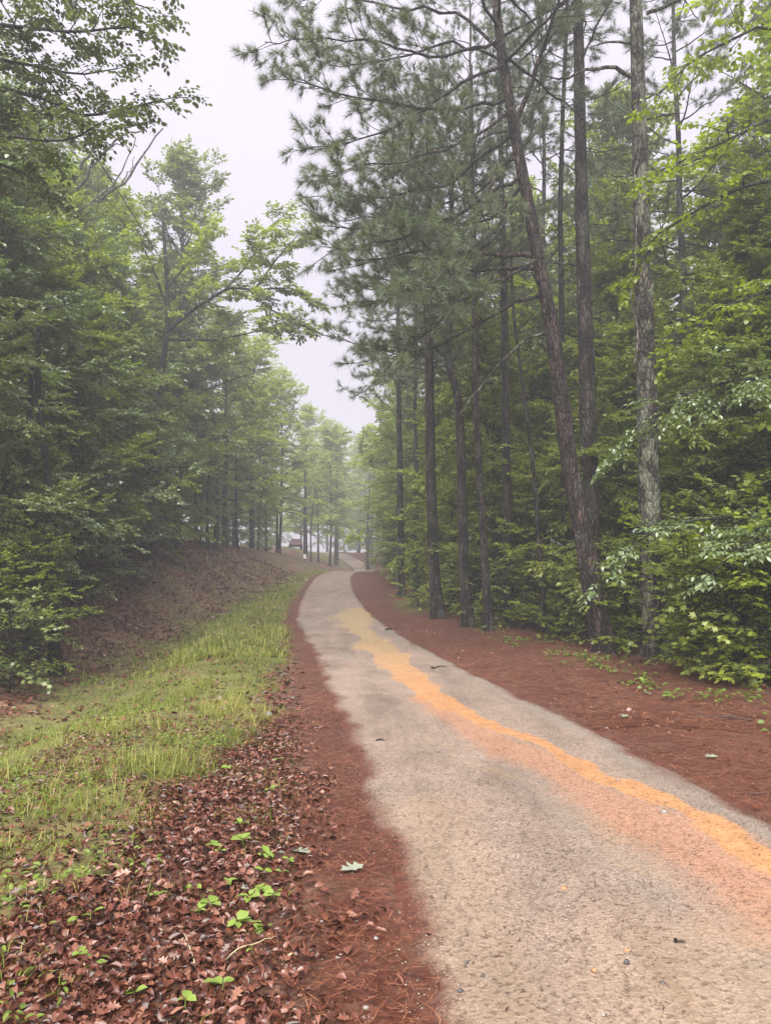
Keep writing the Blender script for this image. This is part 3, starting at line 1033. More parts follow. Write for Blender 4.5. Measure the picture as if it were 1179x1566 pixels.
def ground_under(path):
    """drop the foot of a trunk path onto the ground"""
    p = np.array(path)
    d = p[1] - p[0]
    z = H(p[0][0], p[0][1])
    if p[0][2] > z:
        t = (z - p[0][2]) / d[2]
        p = np.concatenate([[p[0] + d * t], p])
    else:
        p[0][2] = z
    foot = p[0].copy()
    foot[2] -= .35
    return np.concatenate([[foot], p]), p[0]

def hero_tree(name, label, path, r0, r1, bark, limbs=(), auto=None, sides=22, needles=30, seed=5, leaf='needle', rough=.12, cat='tree'):
    path, foot = ground_under(path)
    t = thing(name, label, cat, foot)
    rel = path - foot
    tm = MB()
    trunk_tube(tm, rel, r0, r1, sides, rough, seed)
    tm.build('trunk', M[bark], t, True)
    if r0 > .09:
        sr = np.random.default_rng(seed + 500)
        for k in range(7):
            z = sr.uniform(2.5, 13)
            p = np.array([np.interp(z, rel[:, 2], rel[:, 0]), np.interp(z, rel[:, 2], rel[:, 1]), z])
            a_ = sr.random() * 6.283
            b_ = MB()
            b_.tube(curve(p, np.array([math.cos(a_), math.sin(a_), sr.uniform(-.2, .5)]), sr.uniform(.35, 1.1), 5, sr, .03, .16), np.linspace(r0 * .10, .006, 5), 5)
            b_.build('dead_stub', M['bark_dark'], t, True)
    fo = Foliage(seed)
    for (l, Ya, Yb, r, bare) in limbs:
        q = px_path(l, Ya, Yb) - foot
        lf = Foliage(seed + int(l[0][1]) + len(l))
        lf.pine_limb(q, r, start=.45 if bare else .28, bare=bare, sub_gap=.5 if bare else .15, sub_len=.55 if bare else 1.05)
        fo.tw0 += lf.tw0
        fo.tw1 += lf.tw1
        lf.wood.build('limb', M['bark_lichen' if bare else bark], t, True)
    if auto:
        z0, R, n, azr = auto
        rng = fo.rng
        top = rel[-1][2]
        for i in range(n):
            f = (i + rng.random()) / n
            z = z0 + (top * .98 - z0) * f
            az = math.radians(azr[0] + (azr[1] - azr[0]) * rng.random())
            el = math.radians(-5 + 50 * f + rng.normal(0, 8))
            d = np.array([math.cos(az) * math.cos(el), math.sin(az) * math.cos(el), math.sin(el)])
            p = np.array([np.interp(z, rel[:, 2], rel[:, 0]), np.interp(z, rel[:, 2], rel[:, 1]), z])
            fo.pine_limb(curve(p, d, R * (1 - .7 * f) * rng.uniform(.7, 1.2), 8, rng, -.03, .08), max(.018, r0 * .17 * (1 - .5 * f)), start=.3)
    if fo.tw0:
        fo.finish_pine(needles)
        fo.wood.build('branch', M[bark], t, True)['kind'] = 'stuff'
        fo.leaf.build('crown', M[leaf], t)
    return t

Y1 = 16.6
hero_tree('pine_tree', 'leaning reddish-barked pine with long mossy limbs stretched over the road',
          px_path([(922, 985), (906, 900), (888, 800), (869, 700), (857, 600), (844, 500), (828, 420), (813, 340), (797, 260), (784, 190), (773, 120), (762, 40), (752, -60), (742, -200), (735, -330)], Y1, Y1 - .6),
          .235, .04, 'bark_red',
          [([(815, 392), (740, 388), (650, 384), (590, 392), (520, 400)], 16.4, 15.2, .055, False),
           ([(822, 412), (760, 412), (660, 420), (600, 436), (540, 440)], 16.4, 17.8, .045, False),
           ([(818, 398), (770, 425), (700, 460), (650, 512), (600, 548)], 16.3, 14.6, .045, False),
           ([(830, 452), (790, 462), (740, 490), (670, 530), (610, 545), (560, 552)], 16.5, 15.6, .04, False),
           ([(838, 508), (800, 520), (760, 560), (720, 610), (700, 637)], 16.5, 15.0, .032, True),
           ([(797, 268), (700, 330), (600, 370), (500, 385)], 16.2, 14.5, .045, False),
           ([(786, 200), (690, 280), (600, 300), (480, 300)], 16.2, 17.5, .045, False),
           ([(784, 195), (812, 130), (838, 50), (858, -10), (890, -90)], 16.2, 15.0, .06, False),
           ([(777, 150), (680, 170), (560, 150), (470, 130), (425, 112)], 16.2, 15.0, .045, False),
           ([(765, 60), (680, 90), (560, 60), (450, 62), (405, 64)], 16.1, 14.3, .04, False),
           ([(770, 100), (700, 130), (600, 200), (520, 225), (470, 225)], 16.1, 15.5, .04, False),
           ([(767, 80), (700, 20), (600, 10), (500, -10), (440, 10)], 16.1, 16.6, .04, False),
           ([(790, 225), (740, 300), (690, 400), (640, 440)], 16.2, 14.2, .035, False),
           ([(780, 170), (700, 220), (620, 250), (540, 255), (490, 270)], 16.2, 14.0, .035, False),
           ([(792, 240), (720, 290), (640, 330), (560, 350), (490, 345)], 16.2, 16.8, .035, False),
           ([(803, 300), (740, 380), (670, 430), (590, 460), (520, 470)], 16.2, 14.8, .035, False),
           ([(770, 95), (690, 60), (610, 90), (530, 100), (460, 95)], 16.1, 17.6, .035, False),
           ([(800, 280), (760, 330), (680, 350), (560, 330), (500, 340)], 16.2, 18.6, .04, False)],
          auto=(12.5, 4.4, 22, (0, 360)), needles=46, seed=5)
hero_tree('pine_tree', 'tall straight dark pine trunk just behind the leaning pine',
          px_path([(909, 965), (906, 880), (902, 780), (899, 650), (895, 500), (890, 350), (887, 200), (884, 50), (880, -150), (876, -400)], 18.2),
          .25, .06, 'bark_pine',
          [([(880, 405), (840, 402), (795, 407)], 18.2, 17.5, .025, True),
           ([(882, 262), (862, 250), (846, 230)], 18.2, 17.6, .02, True)],
          auto=(15.5, 4.0, 20, (0, 360)), seed=6)
T3 = px_path([(1003, 985), (998, 900), (994, 800), (990, 650), (986, 500), (981, 350), (977, 200), (973, 50), (967, -150), (960, -400)], 16.0)
hero_tree('pine_tree', 'thick lichen-mottled trunk with a pale vine, rising out of a leafy shrub', T3, .265, .08, 'bark_lichen',
          [([(968, 118), (940, 102), (905, 104), (860, 122), (820, 114)], 16.0, 15.2, .05, True),
           ([(966, 66), (930, 64), (895, 74)], 16.0, 16.6, .035, True),
           ([(988, 20), (1040, 0), (1085, -30)], 16.0, 15.3, .045, True)],
          auto=(15.0, 4.0, 20, (0, 360)), seed=9, rough=.13)
more_pines = [
    ('straight grey-brown pine trunk beside the small mossy patch on the verge', [(669, 945), (663, 860), (659, 740), (657, 600), (656, 480), (655, 350), (655, 150)], 23.6, .19, (8.0, 4.6, 34, (60, 330))),
    ('dark pine trunk with a kinked crook-shaped bend halfway up', [(716, 958), (709, 860), (706, 740), (704, 660), (699, 600), (687, 560), (685, 530), (690, 470), (691, 380), (690, 250)], 21.6, .165, (10.0, 3.6, 18, (90, 330))),
    ('slim pine trunk with a thin side stem, beside the kinked trunk', [(748, 968), (741, 860), (734, 740), (727, 600), (725, 450), (722, 280), (720, 100)], 20.4, .115, (10.5, 3.4, 18, (90, 330))),
    ('upright dark pine trunk in the group between the slim trunk and the leaning pine', [(777, 935), (775, 800), (773, 600), (770, 420), (766, 260), (762, 80)], 22.5, .155, (11.0, 3.2, 16, (0, 360))),
    ('thin curving dark stem leaning towards the leaning pine from the woods', [(833, 950), (826, 860), (818, 740), (806, 640), (795, 560), (785, 480), (780, 380)], 20.0, .075, None),
    ('dark slender trunk half hidden directly behind the leaning pine', [(868, 950), (864, 860), (861, 700), (859, 500), (856, 330), (860, 180), (866, 40), (870, -100)], 20.5, .105, (13.0, 3.0, 12, (0, 360))),
    ('faint pine trunk deeper in the woods behind the grey-brown trunk', [(614, 880), (612, 760), (610, 640), (609, 500), (608, 350)], 33.0, .17, (11.0, 3.4, 16, (0, 360))),
    ('slanting thin stem crossing behind the slim trunk', [(772, 925), (762, 850), (748, 790), (737, 745)], 23.0, .06, None),
]
for i, (lab, pth, Y, r, auto) in enumerate(more_pines):
    hero_tree('pine_tree' if auto else 'tree_stem', lab, px_path(pth, Y), r, max(.03, r * .4), 'bark_pine' if i != 5 else 'bark_dark', auto=auto, seed=20 + i, sides=14, needles=40)

# pale vine on the thick trunk
vb = MB()
rng = np.random.default_rng(3)
vp = px_path([(968, 560), (976, 500), (962, 450), (974, 400), (970, 345), (976, 300), (968, 262), (980, 215), (980, 160), (974, 110)], 15.74)
q, _ = resample(vp, 60)
q += np.stack([.03 * np.sin(np.arange(60) * .5), np.zeros(60), np.zeros(60)], -1)
vb.tube(q, np.full(60, .016), 6)
tag(vb.build('climbing_vine', M['bark_grey'], None, True), 'pale bare vine snaking up the thick lichen-mottled trunk', 'vine')

# ------------------------------------------------------------------ broadleaf trees placed limb by limb
def limb_tree(name, label, path, r0, r1, bark, leaf, limbs, seed, leaf_len=.10, leaf_w=.06, leaf_gap=.05, twig_gap=.12, twig_len=.36, sub_gap=.32, sub_len=1.0, tmpl=LEAF4, droop=.07, clump=None, start=.2):
    path, foot = ground_under(path)
    t = thing(name, label, 'tree', foot)
    tm = MB()
    trunk_tube(tm, path - foot, r0, r1, 12, .08, seed)
    tm.build('trunk', M[bark], t, True)
    fo = Foliage(seed)
    fo.twig_gap, fo.twig_len = twig_gap, twig_len
    for k, (l, Ya, Yb, r) in enumerate(limbs):
        lf = Foliage(seed + 31 * k + 1)
        lf.twig_gap, lf.twig_len = twig_gap, twig_len
        lf.broad_limb(px_path(l, Ya, Yb) - foot, r, sub_gap, sub_len, start, droop)
        fo.tw0 += lf.tw0
        fo.tw1 += lf.tw1
        lf.wood.build('limb', M[bark], t, True)
    fo.finish_broad(leaf_gap, leaf_len, leaf_w, tmpl, clump=clump)
    fo.wood.build('branch', M[bark], t, True)['kind'] = 'stuff'
    fo.leaf.build('crown', M[leaf], t)
    return t

# elm-like tree standing just outside the frame: silvery sprays over the shrubs, dark limb above
limb_tree('elm_tree', 'elm-like tree whose silvery drooping sprays hang before the thick mottled trunk',
          [P(1330, 1075, 11.6), P(1320, 900, 11.6), P(1300, 600, 11.7), P(1290, 300, 11.8), P(1280, 0, 12)], .14, .05, 'bark_dark', 'leaf_d',
          [([(1316, 860), (1240, 810), (1150, 790), (1060, 795), (980, 820), (920, 880)], 11.6, 11.2, .035),
           ([(1318, 880), (1260, 850), (1200, 820), (1140, 830), (1095, 870)], 11.6, 9.6, .03),
           ([(1310, 720), (1240, 620), (1160, 575), (1080, 590), (1000, 625), (940, 690)], 11.7, 11.6, .035),
           ([(1305, 640), (1260, 590), (1200, 570), (1150, 585)], 11.7, 10.4, .03)],
          201, .095, .048, .036, .075, .34, .20, .85, LEAF4, .09)
limb_tree('maple_tree', 'maple with a long bare-looking dark limb reaching across to the mottled trunk',
          [P(1400, 1040, 13.6), P(1390, 800, 13.6), P(1370, 400, 13.6), P(1350, 0, 13.7), P(1340, -200, 13.8)], .18, .06, 'bark_dark', 'leaf_b',
          [([(1372, 380), (1280, 290), (1180, 274), (1120, 290), (1060, 325), (1005, 358), (975, 410)], 13.6, 13.4, .065),
           ([(1368, 300), (1280, 190), (1180, 180), (1100, 220), (1010, 260)], 13.6, 12.4, .05),
           ([(1360, 150), (1260, 60), (1160, 40), (1060, 90), (1010, 140)], 13.6, 13.8, .05),
           ([(1380, 560), (1290, 470), (1190, 440), (1100, 470), (1040, 520)], 13.6, 12.6, .045),
           ([(1350, 30), (1280, -60), (1180, -40), (1090, -10)], 13.6, 12.8, .05)],
          221, .11, .085, .055, .10, .42, .26, 1.2, LEAF4, .06, clump=(.8, .36))
# oak limb hanging into the sky at the upper left
limb_tree('oak_tree', 'oak with dark scalloped foliage hanging into the open sky above the bank',
          [P(-330, 1080, 12.5), P(-320, 800, 12.5), P(-300, 400, 12.5), P(-270, 0, 12.6), P(-250, -250, 12.8)], .2, .06, 'bark_dark', 'leaf_oak',
          [([(-285, 160), (-150, 120), (-30, 130), (70, 150), (130, 180), (200, 165), (250, 152)], 12.5, 13.4, .07),
           ([(-275, 60), (-120, 30), (20, 40), (120, 50), (190, 40), (225, 50)], 12.5, 12.2, .06),
           ([(-275, 0), (-120, -60), (20, -50), (120, -20), (190, 0), (225, 12)], 12.5, 13.6, .06),
           ([(-285, 180), (-140, 190), (-20, 200), (60, 215), (110, 215), (150, 190)], 12.5, 11.6, .06),
           ([(-290, 260), (-150, 240), (-40, 240), (30, 260), (80, 300)], 12.5, 12.6, .06),
           ([(-280, 120), (-150, 90), (-40, 85), (50, 100), (120, 115), (180, 105)], 12.5, 14.4, .06),
           ([(-270, -40), (-140, -120), (0, -110), (100, -70), (170, -40), (215, -30)], 12.5, 12.4, .06),
           ([(-288, 220), (-180, 170), (-80, 165), (0, 175), (60, 170)], 12.5, 14.0, .06)],
          241, .095, .076, .040, .070, .38, .17, 1.15, LEAF4, .05, clump=(.9, .36))
# limb of the tree that leans over the road from the bank
limb_tree('oak_tree', 'bank-side oak reaching one long leafy limb out across the road',
          [P(225, 845, 33), P(230, 750, 33), P(238, 640, 33), P(250, 550, 33), P(258, 500, 33), P(255, 420, 33), P(250, 340, 33)], .24, .07, 'bark_dark', 'leaf_a',
          [([(258, 505), (300, 470), (350, 440), (390, 443), (440, 440), (475, 455)], 33, 31, .09),
           ([(345, 443), (375, 410), (400, 370), (415, 345), (430, 332)], 32, 31.5, .05),
           ([(390, 443), (420, 400), (450, 365), (468, 350)], 31.6, 30.5, .05),
           ([(380, 443), (410, 470), (440, 490), (470, 495)], 31.6, 31.0, .045),
           ([(257, 470), (230, 400), (210, 360), (190, 330)], 33, 32, .06),
           ([(256, 440), (290, 400), (310, 370), (320, 345)], 33, 34, .06),
           ([(258, 520), (330, 520), (380, 510), (420, 500)], 33, 34, .07)],
          261, .18, .13, .05, .10, .55, .20, 1.6, LEAF2, .04, clump=(.5, .32))

# dead tree: bleached limbs sticking out above the bank trees
def bare_tree():
    Y = 29.0
    path, foot = ground_under(px_path([(45, 880), (55, 700), (70, 500), (88, 380), (100, 310)], Y))
    t = thing('dead_tree', 'dead tree with bleached bare limbs clawing out above the bank foliage', 'tree', foot)
    tm = MB()
    trunk_tube(tm, path - foot, .22, .12, 12, .1, 3)
    tm.build('trunk', M['bark_grey'], t, True)
    for l, r in (([(100, 312), (112, 275), (135, 240), (150, 218), (178, 196), (208, 192)], .085), ([(100, 315), (125, 280), (150, 245), (178, 212), (200, 203), (224, 199)], .085),
                 ([(95, 345), (125, 320), (160, 300), (190, 280), (222, 232), (250, 196)], .08), ([(97, 335), (130, 318), (165, 290), (190, 260), (208, 210)], .05),
                 ([(150, 218), (152, 208), (156, 198)], .035), ([(168, 225), (182, 222), (196, 214)], .03), ([(185, 284), (200, 262), (206, 240)], .03)):
        q, L = resample(px_path(l, Y, Y - .8) - foot, 14)
        q[1:-1] += np.random.default_rng(int(r * 1e4) + len(l)).normal(0, .035, (12, 3))
        b = MB()
        b.tube(q, np.linspace(r, r * .3, 14), 7)
        b.build('limb', M['bark_grey'], t, True)
bare_tree()

# ------------------------------------------------------------------ the woods
def at_px(u, Y):
    return float(P(u, 850, Y)[0])

woods_r = 'trees of the woods behind the roadside pines'
woods_l = 'trees crowding the top of the bank'
far_g = 'hazy trees beyond the crest of the road'
rr = random.Random(4)
LEAFWORD = {'leaf_a': 'mid-green', 'leaf_b': 'fresh-green', 'leaf_c': 'dark-green', 'leaf_e': 'yellow-green', 'needle': 'grey-green', 'leaf_d': 'silvery'}
REF_R = [(560, 'the pale twin trunks past the crest'), (610, 'the grassy patch on the needle verge'), (660, 'the straight grey-brown pine trunk'), (702, 'the pine trunk with the kinked bend'), (735, 'the slim pine trunk with the side stem'), (800, 'the thin curving stem'),
         (875, 'the leaning pine'), (990, 'the thick mottled trunk'), (1110, 'the silvery elm sprays'), (1300, 'the elm-like tree')]
REF_L = [(-60, 'the oak that hangs into the sky'), (75, 'the dead tree with bleached limbs'), (235, 'the oak that reaches over the road'), (300, 'the lone pine on the bank'), (370, 'the row of dark trunks on the bank'), (462, 'the utility pole')]
REF_F = [(440, 'the parked red car'), (466, 'the utility pole'), (514, 'the bare trunk by the far bend'), (545, 'the far bend of the road'), (565, 'the twin grey trunks'), (640, 'the last roadside pines')]
def tree_label(kind, leaf, x, y, refs, d0, d1):
    u = CU + F_PX * x / y
    ref = min(refs, key=lambda r: abs(r[0] - u))[1]
    rel = 'close behind' if y < d0 else ('further back behind' if y < d1 else 'far back behind')
    return f'{LEAFWORD[leaf]} {kind} {rel} {ref}'
# right side, understory first (x, y, variant, leaf, scale)
R_UNDER = [(6.6, 20, VA, 'leaf_a', 1.0), (8.3, 16.5, VA2, 'leaf_a', 1.0), (9.2, 21, VA, 'leaf_b', 1.1), (3.6, 25.5, VA2, 'leaf_a', .95), (5.3, 29, VA, 'leaf_b', 1.1),
           (11.5, 17.5, VA, 'leaf_b', 1.1), (7.6, 25.0, VA2, 'leaf_b', 1.05), (12.5, 23, VA2, 'leaf_a', 1.1), (3.0, 33, VA, 'leaf_b', 1.0), (2.6, 39, VA2, 'leaf_a', 1.0),
           (1.6, 43.5, VA, 'leaf_a', .95), (1.8, 49, VA2, 'leaf_b', 1.0), (2.0, 56, VA, 'leaf_a', 1.0), (10, 30, VA, 'leaf_a', 1.2), (6, 37, VA2, 'leaf_a', 1.2), (15, 20, VA, 'leaf_a', 1.2)]
for i, (x, y, V, lf, s) in enumerate(R_UNDER):
    plant(V, x, y, tree_label('understory tree', lf, x, y, REF_R, 22, 32), leaf=lf, scale=s * rr.uniform(.93, 1.08), group='understory trees behind the roadside pines')
R_TALL = [(8.5, 27, VB, 'leaf_a', 1.0), (12.5, 28, VB2, 'leaf_b', 1.0), (5.2, 34, VB2, 'leaf_b', .95), (16, 26, VB, 'leaf_b', 1.05), (11, 36, VB, 'leaf_a', 1.1), (17, 34, VB2, 'leaf_a', 1.1),
          (21, 30, VB, 'leaf_a', 1.1), (7, 43, VB, 'leaf_b', 1.0), (13, 45, VC, 'leaf_a', 1.0), (20, 42, VC, 'leaf_b', .95), (5, 50, VB2, 'leaf_a', 1.0), (10, 54, VC, 'leaf_a', .95),
          (26, 38, VB2, 'leaf_a', 1.2), (4.2, 60, VB, 'leaf_b', 1.0), (8.5, 66, VC, 'leaf_a', .9), (4.0, 72, VB2, 'leaf_a', .95), (16, 58, VC, 'leaf_a', 1.0), (24, 52, VC, 'leaf_a', 1.0),
          (14.5, 21.5, VB2, 'leaf_a', .9), (10.8, 15.2, VB2, 'leaf_b', 1.1), (13, 18.5, VC, 'leaf_a', .95), (18.5, 22.5, VB, 'leaf_a', 1.0), (22, 25, VB2, 'leaf_b', 1.05), (3.4, 82, VB, 'leaf_e', .9), (31, 45, VC, 'leaf_a', 1.0), (1.5, 51, VB, 'leaf_b', .95), (1.2, 60, VB2, 'leaf_b', 1.0), (1.6, 68, VB, 'leaf_e', 1.05), (6, 92, VC, 'leaf_e', .8),
          (9.5, 31, VC, 'leaf_a', 1.0), (13.5, 25, VC, 'leaf_b', .95), (17.5, 29, VC, 'leaf_a', 1.05), (21.5, 34, VC, 'leaf_b', 1.1), (7.0, 39, VC, 'leaf_b', .95), (12, 40, VC, 'leaf_a', 1.1), (4.2, 45, VC, 'leaf_a', .85), (24, 44, VC, 'leaf_a', 1.2)]
for i, (x, y, V, lf, s) in enumerate(R_TALL):
    plant(V, x, y, tree_label('tall broadleaf tree', lf, x, y, REF_R, 27, 42), leaf=lf, scale=s * rr.uniform(.95, 1.06), group=woods_r)
for i, (x, y, s) in enumerate([(3.4, 28.5, 1.0), (1.4, 36, .95), (6.5, 31, 1.05), (2.6, 46, .95), (9.5, 24, 1.0)]):
    plant(VP if i % 2 == 0 else VP2, x, y, tree_label('full-crowned pine' if i % 2 == 0 else 'slim-crowned pine', 'needle', x, y, REF_R, 27, 40), leaf='needle', scale=s, group='second-row pines')

# left bank
L_UNDER = [(-8.6, 15.5, VA, 'leaf_c', .85), (-10.2, 19, VA2, 'leaf_d', 1.05), (-11.5, 16, VA2, 'leaf_c', 1.0), (-10.4, 23.8, VA, 'leaf_b', 1.1), (-10.6, 28.6, VA2, 'leaf_d', 1.1), (-12.5, 23, VA, 'leaf_c', 1.15),
           (-11.0, 34, VA, 'leaf_b', 1.1), (-11.6, 39, VA2, 'leaf_a', 1.1), (-13, 30, VA2, 'leaf_c', 1.1), (-13.5, 19, VA, 'leaf_c', 1.1), (-12, 45, VA, 'leaf_a', 1.0), (-10.0, 24.8, VA, 'leaf_d', .8), (-10.7, 30.4, VA2, 'leaf_d', .85), (-11.2, 35.8, VA, 'leaf_b', .85), (-9.4, 18.4, VA, 'leaf_a', .75), (-9.9, 21.2, VA, 'leaf_c', .9), (-10.4, 26, VA2, 'leaf_a', .95)]
for i, (x, y, V, lf, s) in enumerate(L_UNDER):
    plant(V, x, y, tree_label('low-branched bank tree', lf, x, y, REF_L, 22, 32).replace('further back behind', 'beside').replace('far back behind', 'well beyond').replace('close behind', 'in front of'), leaf=lf, scale=s * rr.uniform(.95, 1.06), group='low-branched trees on the bank')
L_TALL = [(-12.2, 21, VB, 'leaf_b', .95), (-15, 25, VB2, 'leaf_a', 1.0), (-12.5, 29, VB, 'leaf_e', 1.0), (-16, 33, VB2, 'leaf_c', 1.1), (-13.4, 36, VB2, 'leaf_b', 1.05), (-17, 20, VB, 'leaf_c', 1.0),
          (-12.5, 44, VB, 'leaf_b', 1.1), (-16.5, 43, VC, 'leaf_a', .95), (-10.6, 51, VB, 'leaf_b', 1.05), (-14.5, 54, VC, 'leaf_a', .9), (-10.4, 60, VB2, 'leaf_e', 1.05), (-13, 66, VB, 'leaf_a', 1.1),
          (-9.6, 70, VB2, 'leaf_e', .95), (-20, 38, VC, 'leaf_c', 1.0), (-12.5, 76, VB2, 'leaf_a', 1.05), (-21, 28, VC, 'leaf_c', .95), (-19, 50, VC, 'leaf_a', 1.0)]
for i, (x, y, V, lf, s) in enumerate(L_TALL):
    plant(V, x, y, tree_label('tall dense bank tree', lf, x, y, REF_L, 30, 50), leaf=lf, scale=s * rr.uniform(.95, 1.05), group=woods_l)
plant(VC, at_px(268, 42), 42, 'tallest thin-crowned tree on the bank, its slim trunk showing through', leaf='leaf_c', scale=1.02, name='tall_tree')
plant(VP2, at_px(300, 47), 47, 'lone pine among the broadleaf trees on top of the bank', leaf='needle', scale=.95, name='pine_tree')
hero_tree('tree_stem', 'dark forking trunk standing in the shade of the bank foliage', px_path([(82, 900), (80, 800), (74, 730), (64, 660), (58, 590), (60, 500)], 16.2), .13, .05, 'bark_dark', sides=12, seed=71)
hero_tree('tree_stem', 'slender dark trunk beside the forking one on the bank', px_path([(44, 900), (40, 780), (44, 660), (50, 560)], 16.8), .11, .05, 'bark_dark', sides=12, seed=72)
# beyond the crest
FAR = [(-6.2, 86, VB2, 'leaf_e', .95), (-9.5, 93, VB, 'leaf_e', 1.05), (-4.5, 132, VC, 'leaf_e', .95), (-9, 140, VC, 'leaf_e', .9), (.5, 122, VC, 'leaf_e', .85), (3.5, 108, VB, 'leaf_e', 1.15), (-14, 128, VB, 'leaf_e', 1.2),
       (-1.5, 150, VC, 'leaf_e', 1.0), (5, 135, VC, 'leaf_a', .95), (9, 118, VC, 'leaf_a', .9), (-6, 165, VC, 'leaf_e', 1.1), (-18, 110, VC, 'leaf_a', .8), (-21, 95, VB, 'leaf_a', 1.1), (-24, 78, VC, 'leaf_a', .9), (1.2, 100, VA, 'leaf_e', 1.1), (-6.5, 104, VC, 'leaf_e', .85), (-2.2, 112, VC, 'leaf_e', .9), (-11, 106, VC, 'leaf_e', .95), (2.0, 92, VB2, 'leaf_e', 1.1), (-3.5, 175, VC, 'leaf_e', 1.3), (4, 160, VC, 'leaf_e', 1.2), (-12, 160, VC, 'leaf_e', 1.3)]
for i, (x, y, V, lf, s) in enumerate(FAR):
    plant(V, x, y, 'hazy ' + tree_label('tree', lf, x, y, REF_F, 100, 130), leaf=lf, scale=s, group=far_g)

for i, (x, y, V, lf, s) in enumerate([(-4.2, 124, VA, 'leaf_e', 1.0), (-1.2, 128, VA2, 'leaf_e', 1.0), (2.2, 116, VA, 'leaf_e', 1.0), (5.0, 108, VA2, 'leaf_a', 1.0), (-8.0, 150, VA, 'leaf_e', 1.2), (-13, 148, VA2, 'leaf_e', 1.2),
                                      (-20, 140, VA, 'leaf_a', 1.2), (2.6, 64, VA, 'leaf_b', .85), (2.4, 71, VA2, 'leaf_a', .85), (2.2, 79, VA, 'leaf_b', .85), (1.9, 88, VA2, 'leaf_e', .9), (-3, 143, VA, 'leaf_e', 1.2), (1, 140, VA2, 'leaf_e', 1.2), (-26, 125, VA2, 'leaf_a', 1.2), (-17, 80, VA, 'leaf_b', .95), (-14.6, 72, VA2, 'leaf_a', .9), (-16.2, 101, VA, 'leaf_e', 1.0), (-21, 88, VA2, 'leaf_a', 1.0), (-19, 64, VA, 'leaf_a', 1.0), (-17.5, 55, VA2, 'leaf_a', 1.0)]):
    plant(V, x, y, 'hazy ' + tree_label('bushy low tree', lf, x, y, REF_F, 80, 126), leaf=lf, scale=s, group='bushy low trees beyond the crest')
# bare trunks that show beyond the crest
for u, v0, v1, Y, r, lab in ((514, 853, 700, 96, .26, 'bare straight trunk beside the far bend of the road'), (562, 868, 760, 84, .20, 'left one of the twin grey trunks past the crest'), (568, 869, 755, 86, .2, 'right one of the twin grey trunks past the crest')):
    hero_tree('tree_stem', lab.replace('left one', 'thicker one').replace('right one', 'paler one'), px_path([(u, v0), (u, (v0 + v1) / 2), (u + 2, v1)], Y), r, r * .5, 'bark_pine' if u != 568 else 'bark_grey', sides=10, seed=int(u))
for i, (u, v, Y, r) in enumerate(((330, 835, 47, .16), (346, 835, 50, .12), (362, 836, 54, .14), (385, 842, 60, .13), (408, 846, 66, .12), (318, 835, 45, .1), (424, 848, 72, .14), (476, 855, 80, .09), (487, 855, 84, .1))):
    x = at_px(u, Y)
    hero_tree('tree_stem', 'dark trunk standing in a row along the crest of the bank', [np.array([x, Y, H(x, Y)]), np.array([x + rr.uniform(-.1, .1), Y, H(x, Y) + 3]), np.array([x + rr.uniform(-.4, .4), Y, H(x, Y) + 8])], r, r * .5, 'bark_dark', sides=9, seed=60 + i)['group'] = 'trunks along the crest of the bank'

# ------------------------------------------------------------------ shrubs and saplings of the wood's edge
edge_g = 'leafy shrubs along the edge of the needle verge'
SHR = [(1010, 1005, VE2, 'leaf_b', 1.1), (955, 985, VE, 'leaf_b', 1.05), (1060, 1020, VE, 'leaf_a', 1.1), (1120, 1035, VE2, 'leaf_a', 1.0), (875, 975, VE, 'leaf_b', .9), (820, 962, VE2, 'leaf_b', .8),
       (770, 958, VE, 'leaf_a', .9), (690, 935, VE, 'leaf_b', 1.0), (640, 928, VE2, 'leaf_b', .9), (1160, 1045, VE2, 'leaf_a', 1.1), (735, 940, VE2, 'leaf_a', .9), (905, 985, VE, 'leaf_a', .6), (1140, 1040, VE, 'leaf_b', 1.0), (1090, 1030, VE, 'leaf_b', .8), (1195, 1055, VE2, 'leaf_b', .9)]
for u, v, V, lf, s in SHR:
    p = G(u, v)
    lab = f"{LEAFWORD[lf]} {'tall' if V is VE2 else 'low'} lobed-leaved shrub beside {min(REF_R, key=lambda r: abs(r[0] - u))[1]}"
    if u == 1010:
        lab = 'largest bright-leaved shrub hiding the foot of the thick mottled trunk'
    plant(V, p[0], p[1], lab, 'shrub', lf, s, group=None if u == 1010 else edge_g)
for u, v, lf, s in ((660, 915, 'leaf_b', .9), (620, 900, 'leaf_a', 1.0), (600, 890, 'leaf_b', .9), (800, 945, 'leaf_a', .8), (1090, 1000, 'leaf_a', 1.0), (1170, 1010, 'leaf_a', 1.0), (940, 950, 'leaf_a', .9), (850, 940, 'leaf_b', .8), (590, 880, 'leaf_a', 1.1), (720, 925, 'leaf_b', .8), (1040, 975, 'leaf_b', 1.1)):
    p = G(u, v)
    plant(VD, p[0] + .5, p[1] + 1.2, f'{LEAFWORD[lf]} young sapling beside {min(REF_R, key=lambda r: abs(r[0] - u))[1]}', 'tree', lf, s, group='saplings among the roadside pines')
for u, v, V, lf, s, lab, gp in ((45, 1040, VD, 'leaf_e', .60, 'bright green sapling sticking out at the foot of the bank', None), (20, 1010, VD, 'leaf_c', .75, 'dark sapling at the shaded foot of the bank', 'dark saplings on the shaded bank'),
                               (-20, 960, VD, 'leaf_c', .9, 'dark sapling at the shaded foot of the bank', 'dark saplings on the shaded bank'), (110, 930, VD, 'leaf_c', .8, 'dark sapling at the shaded foot of the bank', 'dark saplings on the shaded bank'),
                               (205, 890, VD, 'leaf_d', .75, 'silvery sapling drooping low over the bare leafy slope', None), (15, 1060, VE, 'leaf_c', .8, 'dark low shrub in the shade below the bank', None)):
    p = G(u, v)
    plant(V, p[0], p[1], lab, 'tree' if V is VD else 'shrub', lf, s, group=gp)

